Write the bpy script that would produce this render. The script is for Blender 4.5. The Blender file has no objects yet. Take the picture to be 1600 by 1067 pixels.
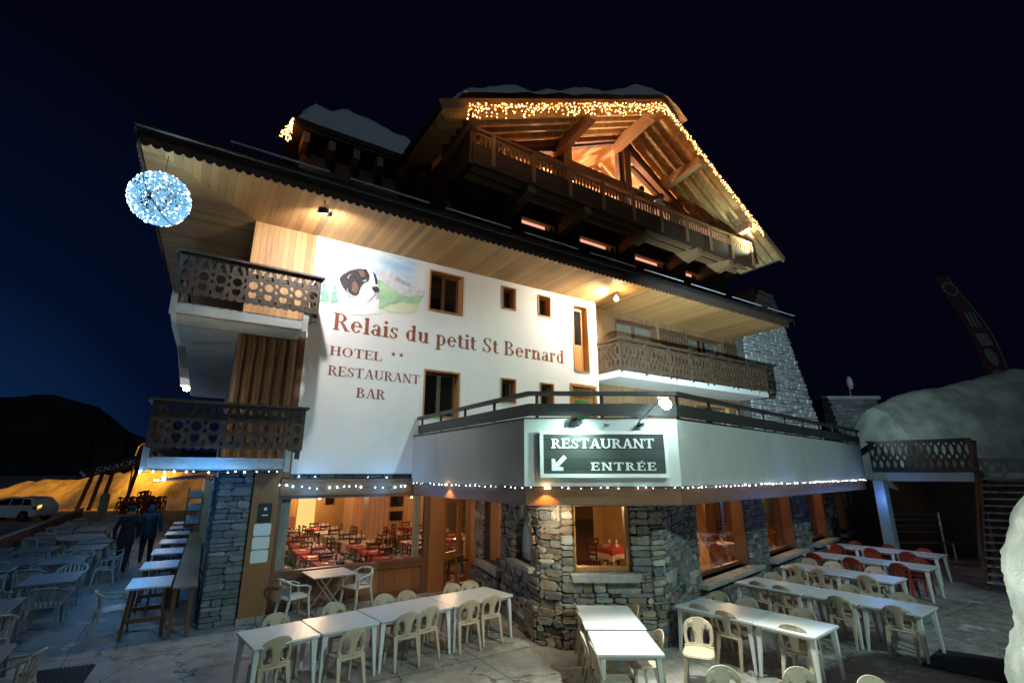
import bpy, math, random
from math import sin, cos, pi, radians
from mathutils import Vector, Matrix, noise
from mathutils.geometry import delaunay_2d_cdt
random.seed(7)
S = bpy.context.scene
COL = S.collection

# ------------------------------------------------------------------ camera
cd = bpy.data.cameras.new('camera'); cam = bpy.data.objects.new('camera', cd); COL.objects.link(cam)
cd.sensor_width = 36; cd.lens = 769 / 1600 * 36; cd.clip_start = .05; cd.clip_end = 5000
cam.location = (-1.333, -12.536, 3.0)
cam.rotation_euler = (radians(90 + 14.93), 0, radians(-32.9))
S.camera = cam
S.view_settings.view_transform = 'Standard'; S.view_settings.look = 'None'
S.view_settings.gamma = 1; S.view_settings.exposure = .55
# ------------------------------------------------------------------ night sky and added fill
W = bpy.data.worlds.new('World'); S.world = W; W.use_nodes = True
nt = W.node_tree; bg = nt.nodes['Background']
sk = nt.nodes.new('ShaderNodeTexSky'); sk.sky_type = 'NISHITA'; sk.sun_disc = False
sk.sun_elevation = radians(-5.5); sk.sun_rotation = radians(-60); sk.altitude = 1800
# night sky: deep navy overhead, last blue of dusk low over the mountain at the left
geo = nt.nodes.new('ShaderNodeNewGeometry'); vm = nt.nodes.new('ShaderNodeVectorMath'); vm.operation = 'DOT_PRODUCT'
nt.links.new(geo.outputs['Incoming'], vm.inputs[0]); vm.inputs[1].default_value = (.40, -.905, .14)
rp = nt.nodes.new('ShaderNodeValToRGB'); e = rp.color_ramp.elements
e[0].position = .72; e[0].color = (.0007, .0008, .0036, 1); e[1].position = 1.0; e[1].color = (.0028, .0150, .052, 1)
e2 = rp.color_ramp.elements.new(.90); e2.color = (.0008, .0028, .0125, 1)
nt.links.new(vm.outputs['Value'], rp.inputs[0])
mxs = nt.nodes.new('ShaderNodeMix'); mxs.data_type = 'RGBA'; mxs.blend_type = 'ADD'; mxs.inputs[0].default_value = .004
nt.links.new(rp.outputs[0], mxs.inputs[6]); nt.links.new(sk.outputs[0], mxs.inputs[7]); nt.links.new(mxs.outputs[2], bg.inputs[0]); bg.inputs[1].default_value = 1.0
def lamp(kind, name, loc, power, color=(1, 1, 1), size=.1, target=None, spot=None, blend=.3, parent=None):
    d = bpy.data.lights.new(name, kind); d.energy = power; d.color = color
    if kind == 'SUN': d.angle = size
    elif kind == 'AREA': d.size = size
    else: d.shadow_soft_size = size
    if spot: d.spot_size = radians(spot); d.spot_blend = blend
    o = bpy.data.objects.new(name, d); COL.objects.link(o); o.location = loc
    if target is not None:
        o.rotation_euler = (Vector(target) - Vector(loc)).to_track_quat('-Z', 'Y').to_euler()
    return o
# faint cold fill, a sun lamp added behind the camera
lamp('SUN', 'fill_sun', (0, -30, 30), .085, (.62, .86, 1.0), radians(3), target=(9, 0, 6))

# ------------------------------------------------------------------ materials
def nmat(name, base=(.5, .5, .5), rough=.7, metal=0, emit=None, es=0, alpha=None, spec=None):
    m = bpy.data.materials.new(name); m.use_nodes = True
    b = m.node_tree.nodes['Principled BSDF']
    b.inputs['Base Color'].default_value = (*base, 1); b.inputs['Roughness'].default_value = rough
    b.inputs['Metallic'].default_value = metal
    if spec is not None: b.inputs['Specular IOR Level'].default_value = spec
    if emit: b.inputs['Emission Color'].default_value = (*emit, 1); b.inputs['Emission Strength'].default_value = es
    return m
class NT:
    def __init__(s, m): s.t = m.node_tree; s.b = s.t.nodes['Principled BSDF']
    def n(s, k, **kw):
        o = s.t.nodes.new(k)
        for a, v in kw.items(): setattr(o, a, v)
        return o
    def l(s, a, b): s.t.links.new(a, b)
    def math(s, op, a, b=None, c=None):
        o = s.n('ShaderNodeMath', operation=op)
        for i, v in enumerate((a, b, c)):
            if v is None: continue
            if isinstance(v, (int, float)): o.inputs[i].default_value = v
            else: s.l(v, o.inputs[i])
        return o.outputs[0]
    def co(s): return s.n('ShaderNodeTexCoord').outputs['Object']
    def sep(s, v): o = s.n('ShaderNodeSeparateXYZ'); s.l(v, o.inputs[0]); return o.outputs
    def comb(s, x, y, z):
        o = s.n('ShaderNodeCombineXYZ')
        for i, v in enumerate((x, y, z)):
            if isinstance(v, (int, float)): o.inputs[i].default_value = v
            else: s.l(v, o.inputs[i])
        return o.outputs[0]
    def noise(s, v, sc, det=4, r=.55):
        o = s.n('ShaderNodeTexNoise'); o.inputs['Scale'].default_value = sc; o.inputs['Detail'].default_value = det
        o.inputs['Roughness'].default_value = r
        if v is not None: s.l(v, o.inputs['Vector'])
        return o.outputs['Fac']
    def ramp(s, f, stops):
        o = s.n('ShaderNodeValToRGB'); e = o.color_ramp.elements
        while len(e) < len(stops): e.new(.5)
        for i, (p, c) in enumerate(stops): e[i].position = p; e[i].color = (*c, 1)
        s.l(f, o.inputs[0]); return o.outputs[0]
    def mix(s, f, a, b, mode='MIX'):
        o = s.n('ShaderNodeMix', data_type='RGBA', blend_type=mode)
        for i, v in ((0, f), (6, a), (7, b)):
            if isinstance(v, (int, float)): o.inputs[i].default_value = v
            elif isinstance(v, tuple): o.inputs[i].default_value = (*v, 1)
            else: s.l(v, o.inputs[i])
        return o.outputs[2]
    def bump(s, h, st=.3, d=.01):
        o = s.n('ShaderNodeBump'); o.inputs['Strength'].default_value = st; o.inputs['Distance'].default_value = d
        s.l(h, o.inputs['Height']); s.l(o.outputs[0], s.b.inputs['Normal'])
def wood(name, base, across='x', along='z', pw=.12, var=.35, rough=.55, seam=.035, grain=1.0, u2=None):
    """plank wood: boards of width pw laid side by side along axis `across`, grain running `along`"""
    m = nmat(name, base, rough); k = NT(m); xyz = k.sep(k.co()); ax = dict(x=0, y=1, z=2)
    a = k.math('DIVIDE', xyz[ax[across]], pw); l = xyz[ax[along]]
    fl = k.math('FLOOR', a); fr = k.math('FRACT', a)
    wn = k.n('ShaderNodeTexWhiteNoise', noise_dimensions='1D'); k.l(fl, wn.inputs['W'])
    oth = [i for i in range(3) if i not in (ax[across], ax[along])][0]
    g = k.noise(k.comb(k.math('MULTIPLY', xyz[ax[across]], 22), k.math('ADD', k.math('MULTIPLY', l, 1.3), k.math('MULTIPLY', fl, 7.3)), k.math('MULTIPLY', xyz[oth], 22)), 1.6, 5, .65)
    big = k.noise(k.co(), .8, 3)
    v = k.math('ADD', k.math('MULTIPLY', wn.outputs[0], var), k.math('MULTIPLY', g, .9 * grain))
    v = k.math('ADD', v, k.math('MULTIPLY', big, .35))
    dk = tuple(c * .38 for c in base); lt = tuple(min(1, c * 1.35) for c in base)
    c = k.ramp(v, [(.25, dk), (.62, base), (1.0, lt)])
    sm = k.math('LESS_THAN', k.math('MINIMUM', fr, k.math('SUBTRACT', 1, fr)), seam)
    c = k.mix(k.math('MULTIPLY', sm, .75), c, tuple(c_ * .18 for c_ in base))
    k.l(c, k.b.inputs['Base Color'])
    k.bump(k.math('SUBTRACT', k.math('MULTIPLY', g, .4), sm), .5, .004)
    return m
def rnd(name, cols, rough=.8, sc=6, bump=.3, island=True, bd=.01, mixn=.45):
    """stone-like: one tone per loose piece, broken up by noise"""
    m = nmat(name, cols[0], rough); k = NT(m)
    geo = k.n('ShaderNodeNewGeometry'); v = k.co()
    n1 = k.noise(v, sc, 6, .6); n2 = k.noise(v, sc * 5, 4, .6)
    f = geo.outputs['Random Per Island'] if island else n1
    st = [(i / max(1, len(cols) - 1), c) for i, c in enumerate(cols)]
    c = k.ramp(f, st)
    sh = k.ramp(k.math('ADD', k.math('MULTIPLY', n1, .7), k.math('MULTIPLY', n2, .3)), [(.3, (.35, .35, .35)), (.7, (1.25, 1.25, 1.25))])
    c = k.mix(mixn + .3, c, sh, 'MULTIPLY')
    k.l(c, k.b.inputs['Base Color']); k.bump(k.math('ADD', n1, k.math('MULTIPLY', n2, .5)), bump, bd)
    return m
def noisy(name, a, b, sc=3, rough=(.5, .8), bump=.15, bd=.01, lo=.35, hi=.65, det=6):
    m = nmat(name, a); k = NT(m); v = k.co(); n = k.noise(v, sc, det, .6)
    k.l(k.ramp(n, [(lo, a), (hi, b)]), k.b.inputs['Base Color'])
    r = k.n('ShaderNodeMapRange'); k.l(n, r.inputs[0]); r.inputs[3].default_value, r.inputs[4].default_value = rough
    k.l(r.outputs[0], k.b.inputs['Roughness'])
    k.bump(k.noise(v, sc * 12, 4), bump, bd); return m
M = {}
def streaky(name, a, b, dirt, amt, bd=.006):
    m = nmat(name, a, .88); k = NT(m); v = k.co(); x = k.sep(v); n = k.noise(v, 1.1, 7, .6); f = k.noise(v, 26, 5, .6)
    c = k.ramp(n, [(.3, a), (.7, b)])
    st = k.noise(k.comb(k.math('MULTIPLY', x[0], 2.6), k.math('MULTIPLY', x[1], 2.6), k.math('MULTIPLY', x[2], .5)), 1.0, 6, .7)
    c = k.mix(k.math('MULTIPLY', k.ramp(st, [(.5, (0, 0, 0)), (.72, (1, 1, 1))]), amt), c, dirt)
    k.l(c, k.b.inputs['Base Color']); k.bump(k.math('ADD', f, k.math('MULTIPLY', n, 2)), .35, bd); return m
M['plaster'] = streaky('white_plaster', (.76, .77, .78), (.83, .83, .82), (.56, .55, .53), .14)
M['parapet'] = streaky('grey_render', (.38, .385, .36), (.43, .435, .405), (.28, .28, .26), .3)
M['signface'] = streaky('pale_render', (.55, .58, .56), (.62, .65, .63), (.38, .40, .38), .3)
M['soffit_front'] = wood('soffit_boards_front', (.40, .215, .075), 'x', 'y', .155, .5, .6, .02, .7)
M['soffit_side'] = wood('soffit_boards_side', (.34, .185, .068), 'y', 'x', .155, .5, .6, .02, .7)
M['wall_boards'] = wood('vertical_wall_boards', (.33, .175, .064), 'x', 'z', .13, .45, .6, .03, .8)
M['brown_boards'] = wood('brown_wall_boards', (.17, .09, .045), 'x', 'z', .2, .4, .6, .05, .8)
M['gable_boards'] = wood('chalet_dark_boards', (.075, .043, .025), 'z', 'x', .16, .5, .7, .04, .9)
M['gable_side'] = wood('chalet_side_boards', (.12, .07, .04), 'z', 'y', .16, .5, .7, .04, .9)
M['fret'] = noisy('weathered_fretwork_wood', (.045, .031, .024), (.095, .066, .048), 9, (.5, .75), .3, .004)
M['fret_light'] = noisy('brown_fretwork_wood', (.055, .032, .019), (.10, .06, .034), 9, (.5, .75), .3, .004)
M['beam'] = wood('beam_wood', (.15, .072, .034), 'z', 'x', .31, .2, .5, .01, 1.1)
M['beam_y'] = wood('beam_wood_y', (.27, .145, .07), 'z', 'y', .31, .2, .5, .01, 1.1)
M['frame'] = wood('window_frame_wood', (.36, .17, .06), 'x', 'z', .09, .2, .42, .0, 1.0)
M['dark_frame'] = wood('dark_frame_wood', (.12, .055, .028), 'x', 'z', .11, .25, .45, .0, 1.0)
M['oak_post'] = wood('oak_panel', (.235, .108, .042), 'x', 'z', .6, .15, .45, .0, 1.1)
M['panel_h'] = wood('window_panel_boards', (.21, .105, .05), 'x', 'z', .1, .3, .5, .04, 1.0)
M['chalet_beam'] = wood('chalet_beam_wood', (.34, .20, .10), 'z', 'y', .4, .2, .6, .0, 1.0)
M['chalet_soffit'] = wood('chalet_soffit_boards', (.44, .30, .14), 'x', 'y', .14, .5, .65, .03, .9)
M['dark_rail'] = wood('dark_terrace_rail', (.030, .028, .026), 'z', 'x', .25, .2, .5, .0, 1.2)
M['roof'] = noisy('dark_roof_slate', (.018, .017, .018), (.04, .037, .036), 5, (.7, .9), .3, .02)
M['scallop'] = noisy('brown_valance', (.055, .032, .022), (.085, .05, .034), 7, (.6, .8), .2, .004)
M['concrete'] = noisy('balcony_concrete', (.30, .31, .30), (.40, .40, .39), 2.2, (.8, .95), .25, .006)
M['slab'] = noisy('painted_slab_edge', (.44, .47, .45), (.56, .58, .55), 2.2, (.7, .95), .2, .005)
M['mortar'] = noisy('mortar', (.045, .045, .043), (.085, .083, .078), 8, (.9, 1), .5, .01)
M['stone'] = rnd('rubble_stone', [(.06, .065, .07), (.26, .26, .24), (.12, .15, .17), (.42, .36, .25), (.15, .17, .18), (.50, .48, .42), (.09, .095, .09), (.30, .22, .14), (.20, .25, .27), (.36, .35, .31), (.14, .11, .08)], .72, 7, .9, True, .03)
M['stone_blue'] = rnd('slate_stone', [(.09, .11, .12), (.17, .20, .22), (.12, .14, .15), (.24, .26, .27), (.14, .15, .15), (.30, .31, .31)], .7, 6, .9, True, .03)
M['stone_pale'] = rnd('chimney_stone', [(.34, .37, .37), (.50, .52, .50), (.40, .42, .42), (.24, .27, .28), (.56, .57, .55), (.44, .45, .43)], .8, 8, .8, True, .02)
M['sill'] = noisy('stone_sill', (.26, .26, .24), (.42, .41, .37), 4, (.6, .85), .5, .01)
def worn(name, a, b, rough, sc=2.2):
    m = nmat(name, a, rough); k = NT(m); v = k.co(); oi = k.n('ShaderNodeObjectInfo')
    ad = k.n('ShaderNodeVectorMath', operation='ADD'); k.l(v, ad.inputs[0]); k.l(oi.outputs['Location'], ad.inputs[1]); v2 = ad.outputs[0]
    n = k.noise(v2, sc, 7, .65); n2 = k.noise(v2, sc * 7, 4, .6)
    c = k.ramp(k.math('ADD', k.math('MULTIPLY', n, .94), k.math('MULTIPLY', n2, .06)), [(.18, b), (.72, a)])
    g_ = k.n('ShaderNodeMapRange'); k.l(oi.outputs['Random'], g_.inputs[0]); g_.inputs[3].default_value = .84; g_.inputs[4].default_value = 1.06
    hv = k.n('ShaderNodeHueSaturation'); k.l(g_.outputs[0], hv.inputs['Value']); k.l(c, hv.inputs['Color']); k.l(hv.outputs[0], k.b.inputs['Base Color'])
    r = k.n('ShaderNodeMapRange'); k.l(n2, r.inputs[0]); r.inputs[3].default_value = rough * .7; r.inputs[4].default_value = rough * 1.8; k.l(r.outputs[0], k.b.inputs['Roughness'])
    k.bump(n2, .06, .002); return m
M['table'] = worn('white_table_plastic', (.69, .73, .76), (.60, .64, .66), .26)
M['tedge'] = nmat('table_underside_plastic', (.62, .65, .66), .4)
M['chair'] = worn('beige_plastic', (.56, .47, .35), (.40, .33, .24), .34, 4)
M['chair_w'] = worn('cream_plastic', (.66, .65, .57), (.48, .47, .41), .34, 4)
M['chair_g'] = worn('dusty_grey_plastic', (.46, .47, .43), (.26, .27, .25), .4, 4)
M['chair_r'] = noisy('red_plastic', (.22, .026, .012), (.30, .036, .016), 3, (.3, .4), .03, .001)
M['metal'] = nmat('galvanised_metal', (.45, .46, .47), .35, 1)
M['black'] = nmat('black_metal', (.015, .016, .018), .4)
M['cable'] = nmat('black_cable', (.02, .02, .02), .6)
M['paint_red'] = noisy('brown_red_paint', (.24, .065, .04), (.30, .085, .055), 20, (.7, .85), .05, .001)
M['paint_white'] = nmat('white_paint', (.80, .83, .80), .5)
M['paper'] = nmat('white_paper', (.72, .76, .74), .5)
M['snow'] = noisy('snow', (.72, .76, .80), (.82, .85, .88), 2.2, (.5, .8), .5, .03)
M['snow_grey'] = noisy('grey_snow', (.22, .25, .23), (.42, .45, .42), 1.1, (.6, .95), .9, .06, .38, .66, 9)  # mottled grey snow, darker than the roof snow
M['right_boards'] = wood('right_wall_boards', (.20, .115, .055), 'x', 'z', .13, .45, .6, .03, .8)
M['redcloth'] = nmat('red_tablecloth', (.44, .055, .05), .8)
M['whitecloth'] = nmat('white_tablecloth', (.72, .66, .60), .8)
M['darkchair'] = nmat('dark_chair_wood', (.07, .03, .018), .4)
M['china'] = nmat('white_china', (.85, .84, .80), .12)
M['yellow_wall'] = noisy('warm_interior_plaster', (.52, .31, .11), (.62, .39, .15), 1.5, (.8, .9), .2, .01)
M['int_wood'] = wood('interior_wood', (.42, .22, .10), 'x', 'z', .18, .3, .5, .03, .9)
M['int_floor'] = noisy('terracotta_floor', (.20, .11, .06), (.28, .15, .09), 4, (.3, .5), .1, .004)
M['int_ceil'] = wood('interior_ceiling', (.34, .19, .09), 'x', 'y', .2, .3, .5, .03, .9)
M['leaf'] = nmat('houseplant_leaf', (.05, .12, .03), .5)
M['coat'] = noisy('dark_coat', (.010, .011, .014), (.018, .019, .023), 12, (.8, .95), .3, .004)
M['trouser'] = noisy('dark_trousers', (.012, .013, .016), (.02, .021, .025), 14, (.85, .95), .3, .004)
M['jacket2'] = noisy('dark_blue_jacket', (.010, .012, .017), (.018, .021, .028), 12, (.7, .9), .3, .004)
M['skin'] = nmat('skin', (.45, .27, .19), .5)
M['rubber'] = nmat('rubber_mat', (.008, .008, .009), .8)
M['car'] = nmat('silver_car_paint', (.74, .73, .78), .3)
M['carglass'] = nmat('car_glass', (.01, .012, .016), .05)
M['tyre'] = nmat('tyre_rubber', (.012, .012, .012), .8)
M['tail'] = nmat('tail_lamp_red', (.35, .02, .02), .2)
M['green'] = nmat('green_panel', (.02, .22, .07), .5)
M['gravel'] = noisy('mountain_rock', (.006, .008, .011), (.05, .055, .065), .012, (.9, 1), .3, 2, .45, .75, 10)
def emis(name, col, st, sample=False):
    m = nmat(name, (0, 0, 0), .5, 0, col, st)
    if not sample: m.cycles.emission_sampling = 'NONE'
    return m
M['led'] = emis('cold_led', (.30, .60, 1), 60)
M['led_w'] = emis('white_led', (.80, .86, 1), 26)
M['fairy'] = emis('warm_fairy_bulb', (1, .42, .12), 9)
M['ballglow'] = emis('blue_ball_led', (.22, .60, 1), .66)
M['ballled'] = emis('white_ball_led', (.70, .88, 1), 9)
M['floodw'] = emis('warm_flood_glass', (1, .80, .48), 60)
M['floodc'] = emis('cold_flood_glass', (.72, .95, 1), 90)
M['lampy'] = emis('yellow_lamp_glass', (1, .9, .5), 50)
M['sodium'] = emis('sodium_lamp_glass', (1, .42, .05), 60)
M['warmbulb'] = emis('warm_bulb', (1, .6, .22), 14)
def glassmat(name, tint=(.9, .95, 1), refl=.10):
    m = bpy.data.materials.new(name); m.use_nodes = True; t = m.node_tree; t.nodes.clear()
    o = t.nodes.new('ShaderNodeOutputMaterial'); mx = t.nodes.new('ShaderNodeMixShader')
    tr = t.nodes.new('ShaderNodeBsdfTransparent'); gl = t.nodes.new('ShaderNodeBsdfGlossy')
    fr = t.nodes.new('ShaderNodeFresnel'); fr.inputs[0].default_value = 1.5
    tr.inputs[0].default_value = (*tint, 1); gl.inputs['Roughness'].default_value = .02
    ml = t.nodes.new('ShaderNodeMath'); ml.operation = 'MULTIPLY'; ml.inputs[1].default_value = .42; t.links.new(fr.outputs[0], ml.inputs[0]); t.links.new(ml.outputs[0], mx.inputs[0]); t.links.new(tr.outputs[0], mx.inputs[1]); t.links.new(gl.outputs[0], mx.inputs[2])
    t.links.new(mx.outputs[0], o.inputs[0]); return m
M['glass'] = glassmat('window_glass')
M['dimglass'] = nmat('dark_window_glass', (.012, .011, .010), .06)
M['curtain'] = noisy('net_curtain', (.38, .33, .25), (.46, .40, .30), 6, (.8, .9), .1, .01)
def ground_mat():
    m = nmat('worn_concrete', (.2, .2, .2)); k = NT(m); v = k.co()
    n = k.noise(v, .55, 8, .66); n2 = k.noise(v, 3.2, 8, .7); n3 = k.noise(v, 38, 5, .7); xy = k.sep(v)
    c = k.ramp(k.math('ADD', k.math('MULTIPLY', n, .5), k.math('MULTIPLY', n2, .5)), [(.36, (.12, .12, .112)), (.46, (.23, .225, .21)), (.54, (.31, .30, .28)), (.66, (.40, .39, .37))])
    fx, fy = (k.math('FRACT', k.math('DIVIDE', k.math('ADD', xy[q], o), L)) for q, o, L in ((0, 2.55, 2.9), (1, 1.1, 3.3)))
    j = k.math('LESS_THAN', k.math('MINIMUM', fx, fy), .007)
    cv = k.n('ShaderNodeTexVoronoi', feature='DISTANCE_TO_EDGE'); cv.inputs['Scale'].default_value = .42
    dv = k.n('ShaderNodeVectorMath', operation='ADD'); k.l(v, dv.inputs[0]); sn = k.n('ShaderNodeTexNoise'); sn.inputs['Scale'].default_value = 1.7; sn.inputs['Detail'].default_value = 6; k.l(v, sn.inputs['Vector']); k.l(sn.outputs['Color'], dv.inputs[1]); k.l(dv.outputs[0], cv.inputs['Vector'])
    j = k.math('MAXIMUM', j, k.math('LESS_THAN', cv.outputs['Distance'], .006))
    c = k.mix(k.math('MULTIPLY', j, .75), c, (.03, .03, .03))
    c = k.mix(.5, c, k.ramp(n3, [(.36, (.5, .5, .5)), (.62, (1.25, 1.25, 1.25))]), 'MULTIPLY')
    ic = k.noise(v, .9, 9, .72); isf = k.ramp(ic, [(.585, (0, 0, 0)), (.61, (1, 1, 1))])      # trodden snow patches
    c = k.mix(k.math('MULTIPLY', isf, .75), c, (.55, .57, .57))
    st = k.noise(v, 6.5, 4, .5); spot = k.ramp(st, [(.66, (0, 0, 0)), (.69, (1, 1, 1))]); c = k.mix(k.math('MULTIPLY', spot, .5), c, (.06, .055, .05))
    k.l(c, k.b.inputs['Base Color'])
    r = k.n('ShaderNodeMapRange'); k.l(n2, r.inputs[0]); r.inputs[1].default_value = .35; r.inputs[2].default_value = .65; r.inputs[3].default_value = .25; r.inputs[4].default_value = .9
    k.l(r.outputs[0], k.b.inputs['Roughness']); k.bump(k.math('ADD', k.math('ADD', n3, k.math('MULTIPLY', n2, 2)), k.math('SUBTRACT', k.math('MULTIPLY', isf, .6), j)), .6, .02); return m
M['ground'] = ground_mat()

# ------------------------------------------------------------------ mesh builder
class MB:
    def __init__(s): s.v = []; s.f = []; s.m = []; s.c = 0
    def add(s, vs, fs, mi=None):
        b = len(s.v); s.v += [tuple(p) for p in vs]; s.f += [tuple(b + i for i in f) for f in fs]
        s.m += [s.c if mi is None else mi] * len(fs)
    def hexa(s, p):   # 8 points: bottom 4, top 4
        s.add(p, [(0, 3, 2, 1), (4, 5, 6, 7), (0, 1, 5, 4), (1, 2, 6, 5), (2, 3, 7, 6), (3, 0, 4, 7)])
    def box(s, x0, x1, y0, y1, z0, z1):
        if x0 > x1: x0, x1 = x1, x0
        if y0 > y1: y0, y1 = y1, y0
        if z0 > z1: z0, z1 = z1, z0
        s.hexa([(x0, y0, z0), (x1, y0, z0), (x1, y1, z0), (x0, y1, z0), (x0, y0, z1), (x1, y0, z1), (x1, y1, z1), (x0, y1, z1)])
    def beam(s, p, q, w, h, up=(0, 0, 1), w2=None, h2=None):
        p, q = Vector(p), Vector(q); d = (q - p).normalized(); r = d.cross(Vector(up))
        if r.length < 1e-4: r = d.cross(Vector((0, 1, 0)))
        r.normalize(); u = r.cross(d).normalized(); w2 = w2 or w; h2 = h2 or h
        A = [p + r * a * w / 2 + u * b * h / 2 for a, b in ((-1, -1), (1, -1), (1, 1), (-1, 1))]
        B = [q + r * a * w2 / 2 + u * b * h2 / 2 for a, b in ((-1, -1), (1, -1), (1, 1), (-1, 1))]
        s.add(A + B, [(0, 1, 2, 3), (7, 6, 5, 4), (0, 4, 5, 1), (1, 5, 6, 2), (2, 6, 7, 3), (3, 7, 4, 0)])
    def tube(s, pts, r, n=8, cap=True):
        pts = [Vector(p) for p in pts]; rs = r if isinstance(r, (list, tuple)) else [r] * len(pts)
        b = len(s.v); prev = None
        for i, p in enumerate(pts):
            d = (pts[min(i + 1, len(pts) - 1)] - pts[max(i - 1, 0)]).normalized()
            if prev is None:
                a = d.cross(Vector((0, 0, 1)))
                if a.length < .05: a = d.cross(Vector((0, 1, 0)))
            else: a = prev - d * prev.dot(d)
            a.normalize(); prev = a; c = d.cross(a)
            for k in range(n): t = 2 * pi * k / n; s.v.append(tuple(p + (a * cos(t) + c * sin(t)) * rs[i]))
        for i in range(len(pts) - 1):
            for k in range(n):
                s.f.append((b + i * n + k, b + i * n + (k + 1) % n, b + (i + 1) * n + (k + 1) % n, b + (i + 1) * n + k)); s.m.append(s.c)
        if cap:
            s.f.append(tuple(b + k for k in range(n))[::-1]); s.m.append(s.c)
            s.f.append(tuple(b + (len(pts) - 1) * n + k for k in range(n))); s.m.append(s.c)
    def prism(s, poly, fn, t0, t1):
        """poly: 2D ccw list; fn(a,b,t)->xyz"""
        n = len(poly); s.add([fn(a, b, t0) for a, b in poly] + [fn(a, b, t1) for a, b in poly],
            [tuple(range(n))[::-1], tuple(range(n, 2 * n))] + [(i, (i + 1) % n, n + (i + 1) % n, n + i) for i in range(n)])
    def lathe(s, c, prof, n=16, axis='z'):
        b = len(s.v); c = Vector(c)
        for r, h in prof:
            for k in range(n):
                t = 2 * pi * k / n; a, d = r * cos(t), r * sin(t)
                s.v.append(tuple(c + Vector({'z': (a, d, h), 'x': (h, a, d), 'y': (a, h, d)}[axis])))
        for i in range(len(prof) - 1):
            for k in range(n):
                s.f.append((b + i * n + k, b + i * n + (k + 1) % n, b + (i + 1) * n + (k + 1) % n, b + (i + 1) * n + k)); s.m.append(s.c)
    def ico(s, c, r):
        t = .5257; q = .8507
        V = [(-t, 0, q), (t, 0, q), (-t, 0, -q), (t, 0, -q), (0, q, t), (0, q, -t), (0, -q, t), (0, -q, -t), (q, t, 0), (-q, t, 0), (q, -t, 0), (-q, -t, 0)]
        F = [(1, 4, 0), (4, 9, 0), (4, 5, 9), (8, 5, 4), (1, 8, 4), (1, 10, 8), (10, 3, 8), (8, 3, 5), (3, 2, 5), (3, 7, 2), (3, 10, 7), (10, 6, 7), (6, 11, 7), (6, 0, 11), (6, 1, 0), (10, 1, 6), (11, 0, 9), (2, 11, 9), (5, 2, 9), (11, 2, 7)]
        s.add([(c[0] + a * r, c[1] + b * r, c[2] + d * r) for a, b, d in V], F)
    def build(s, name, mat, parent=None, smooth=False, bevel=0, subsurf=0, auto=None):
        me = bpy.data.meshes.new(name); me.from_pydata(s.v, [], s.f)
        mats = mat if isinstance(mat, (list, tuple)) else [mat]
        for m in mats: me.materials.append(m)
        if len(mats) > 1: me.polygons.foreach_set('material_index', s.m)
        if smooth: me.polygons.foreach_set('use_smooth', [True] * len(me.polygons))
        me.update()
        o = bpy.data.objects.new(name, me); COL.objects.link(o)
        if bevel:
            b = o.modifiers.new('bevel', 'BEVEL'); b.width = bevel; b.segments = 2; b.limit_method = 'ANGLE'; b.angle_limit = radians(40)
        if subsurf: b = o.modifiers.new('subsurf', 'SUBSURF'); b.levels = b.render_levels = subsurf
        if parent is not None: par(o, parent)
        return o
def each(mb, name, mat, parent=None, **kw):
    """build every loose piece of mb as an object of its own"""
    pr = list(range(len(mb.v)))
    def fd_(i):
        while pr[i] != i: pr[i] = pr[pr[i]]; i = pr[i]
        return i
    for f in mb.f:
        a = fd_(f[0])
        for k in f[1:]: pr[fd_(k)] = a
    G = {}
    for f in mb.f: G.setdefault(fd_(f[0]), []).append(f)
    out = []
    for fs in G.values():
        ix = sorted({i for f in fs for i in f}); mp = {i: k for k, i in enumerate(ix)}; n = MB(); n.add([mb.v[i] for i in ix], [tuple(mp[i] for i in f) for f in fs]); out.append(n.build(name, mat, parent, **kw))
    return out
def par(o, p):
    o.parent = p
    if p.parent is None: o.matrix_parent_inverse = p.matrix_basis.inverted()
def tag(o, label=None, cat=None, group=None, kind=None):
    if label: o['label'] = label
    if cat: o['category'] = cat
    if group: o['group'] = group
    if kind: o['kind'] = kind
    return o
def thing(name, loc, label, cat, group=None):
    o = bpy.data.objects.new(name, None); COL.objects.link(o); o.location = loc; o.empty_display_size = .1
    o.matrix_basis = Matrix.Translation(loc)
    return tag(o, label, cat, group)
KIDS = {}
def copy_tree(o, parent=None):
    c = o.copy(); COL.objects.link(c)
    if parent is not None: c.parent = parent
    for ch in list(o.children): copy_tree(ch, c)
    return c
USED = set()
def place(proto, x, y, z=0, rot=0, label=None, group=None, sc=1):
    if proto.name in USED: o = copy_tree(proto)
    else: o = proto; USED.add(proto.name)
    o.matrix_basis = Matrix.Translation((x, y, z)) @ Matrix.Rotation(rot, 4, 'Z') @ Matrix.Scale(sc, 4)
    if label: o['label'] = label
    if group: o['group'] = group
    return o
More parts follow.
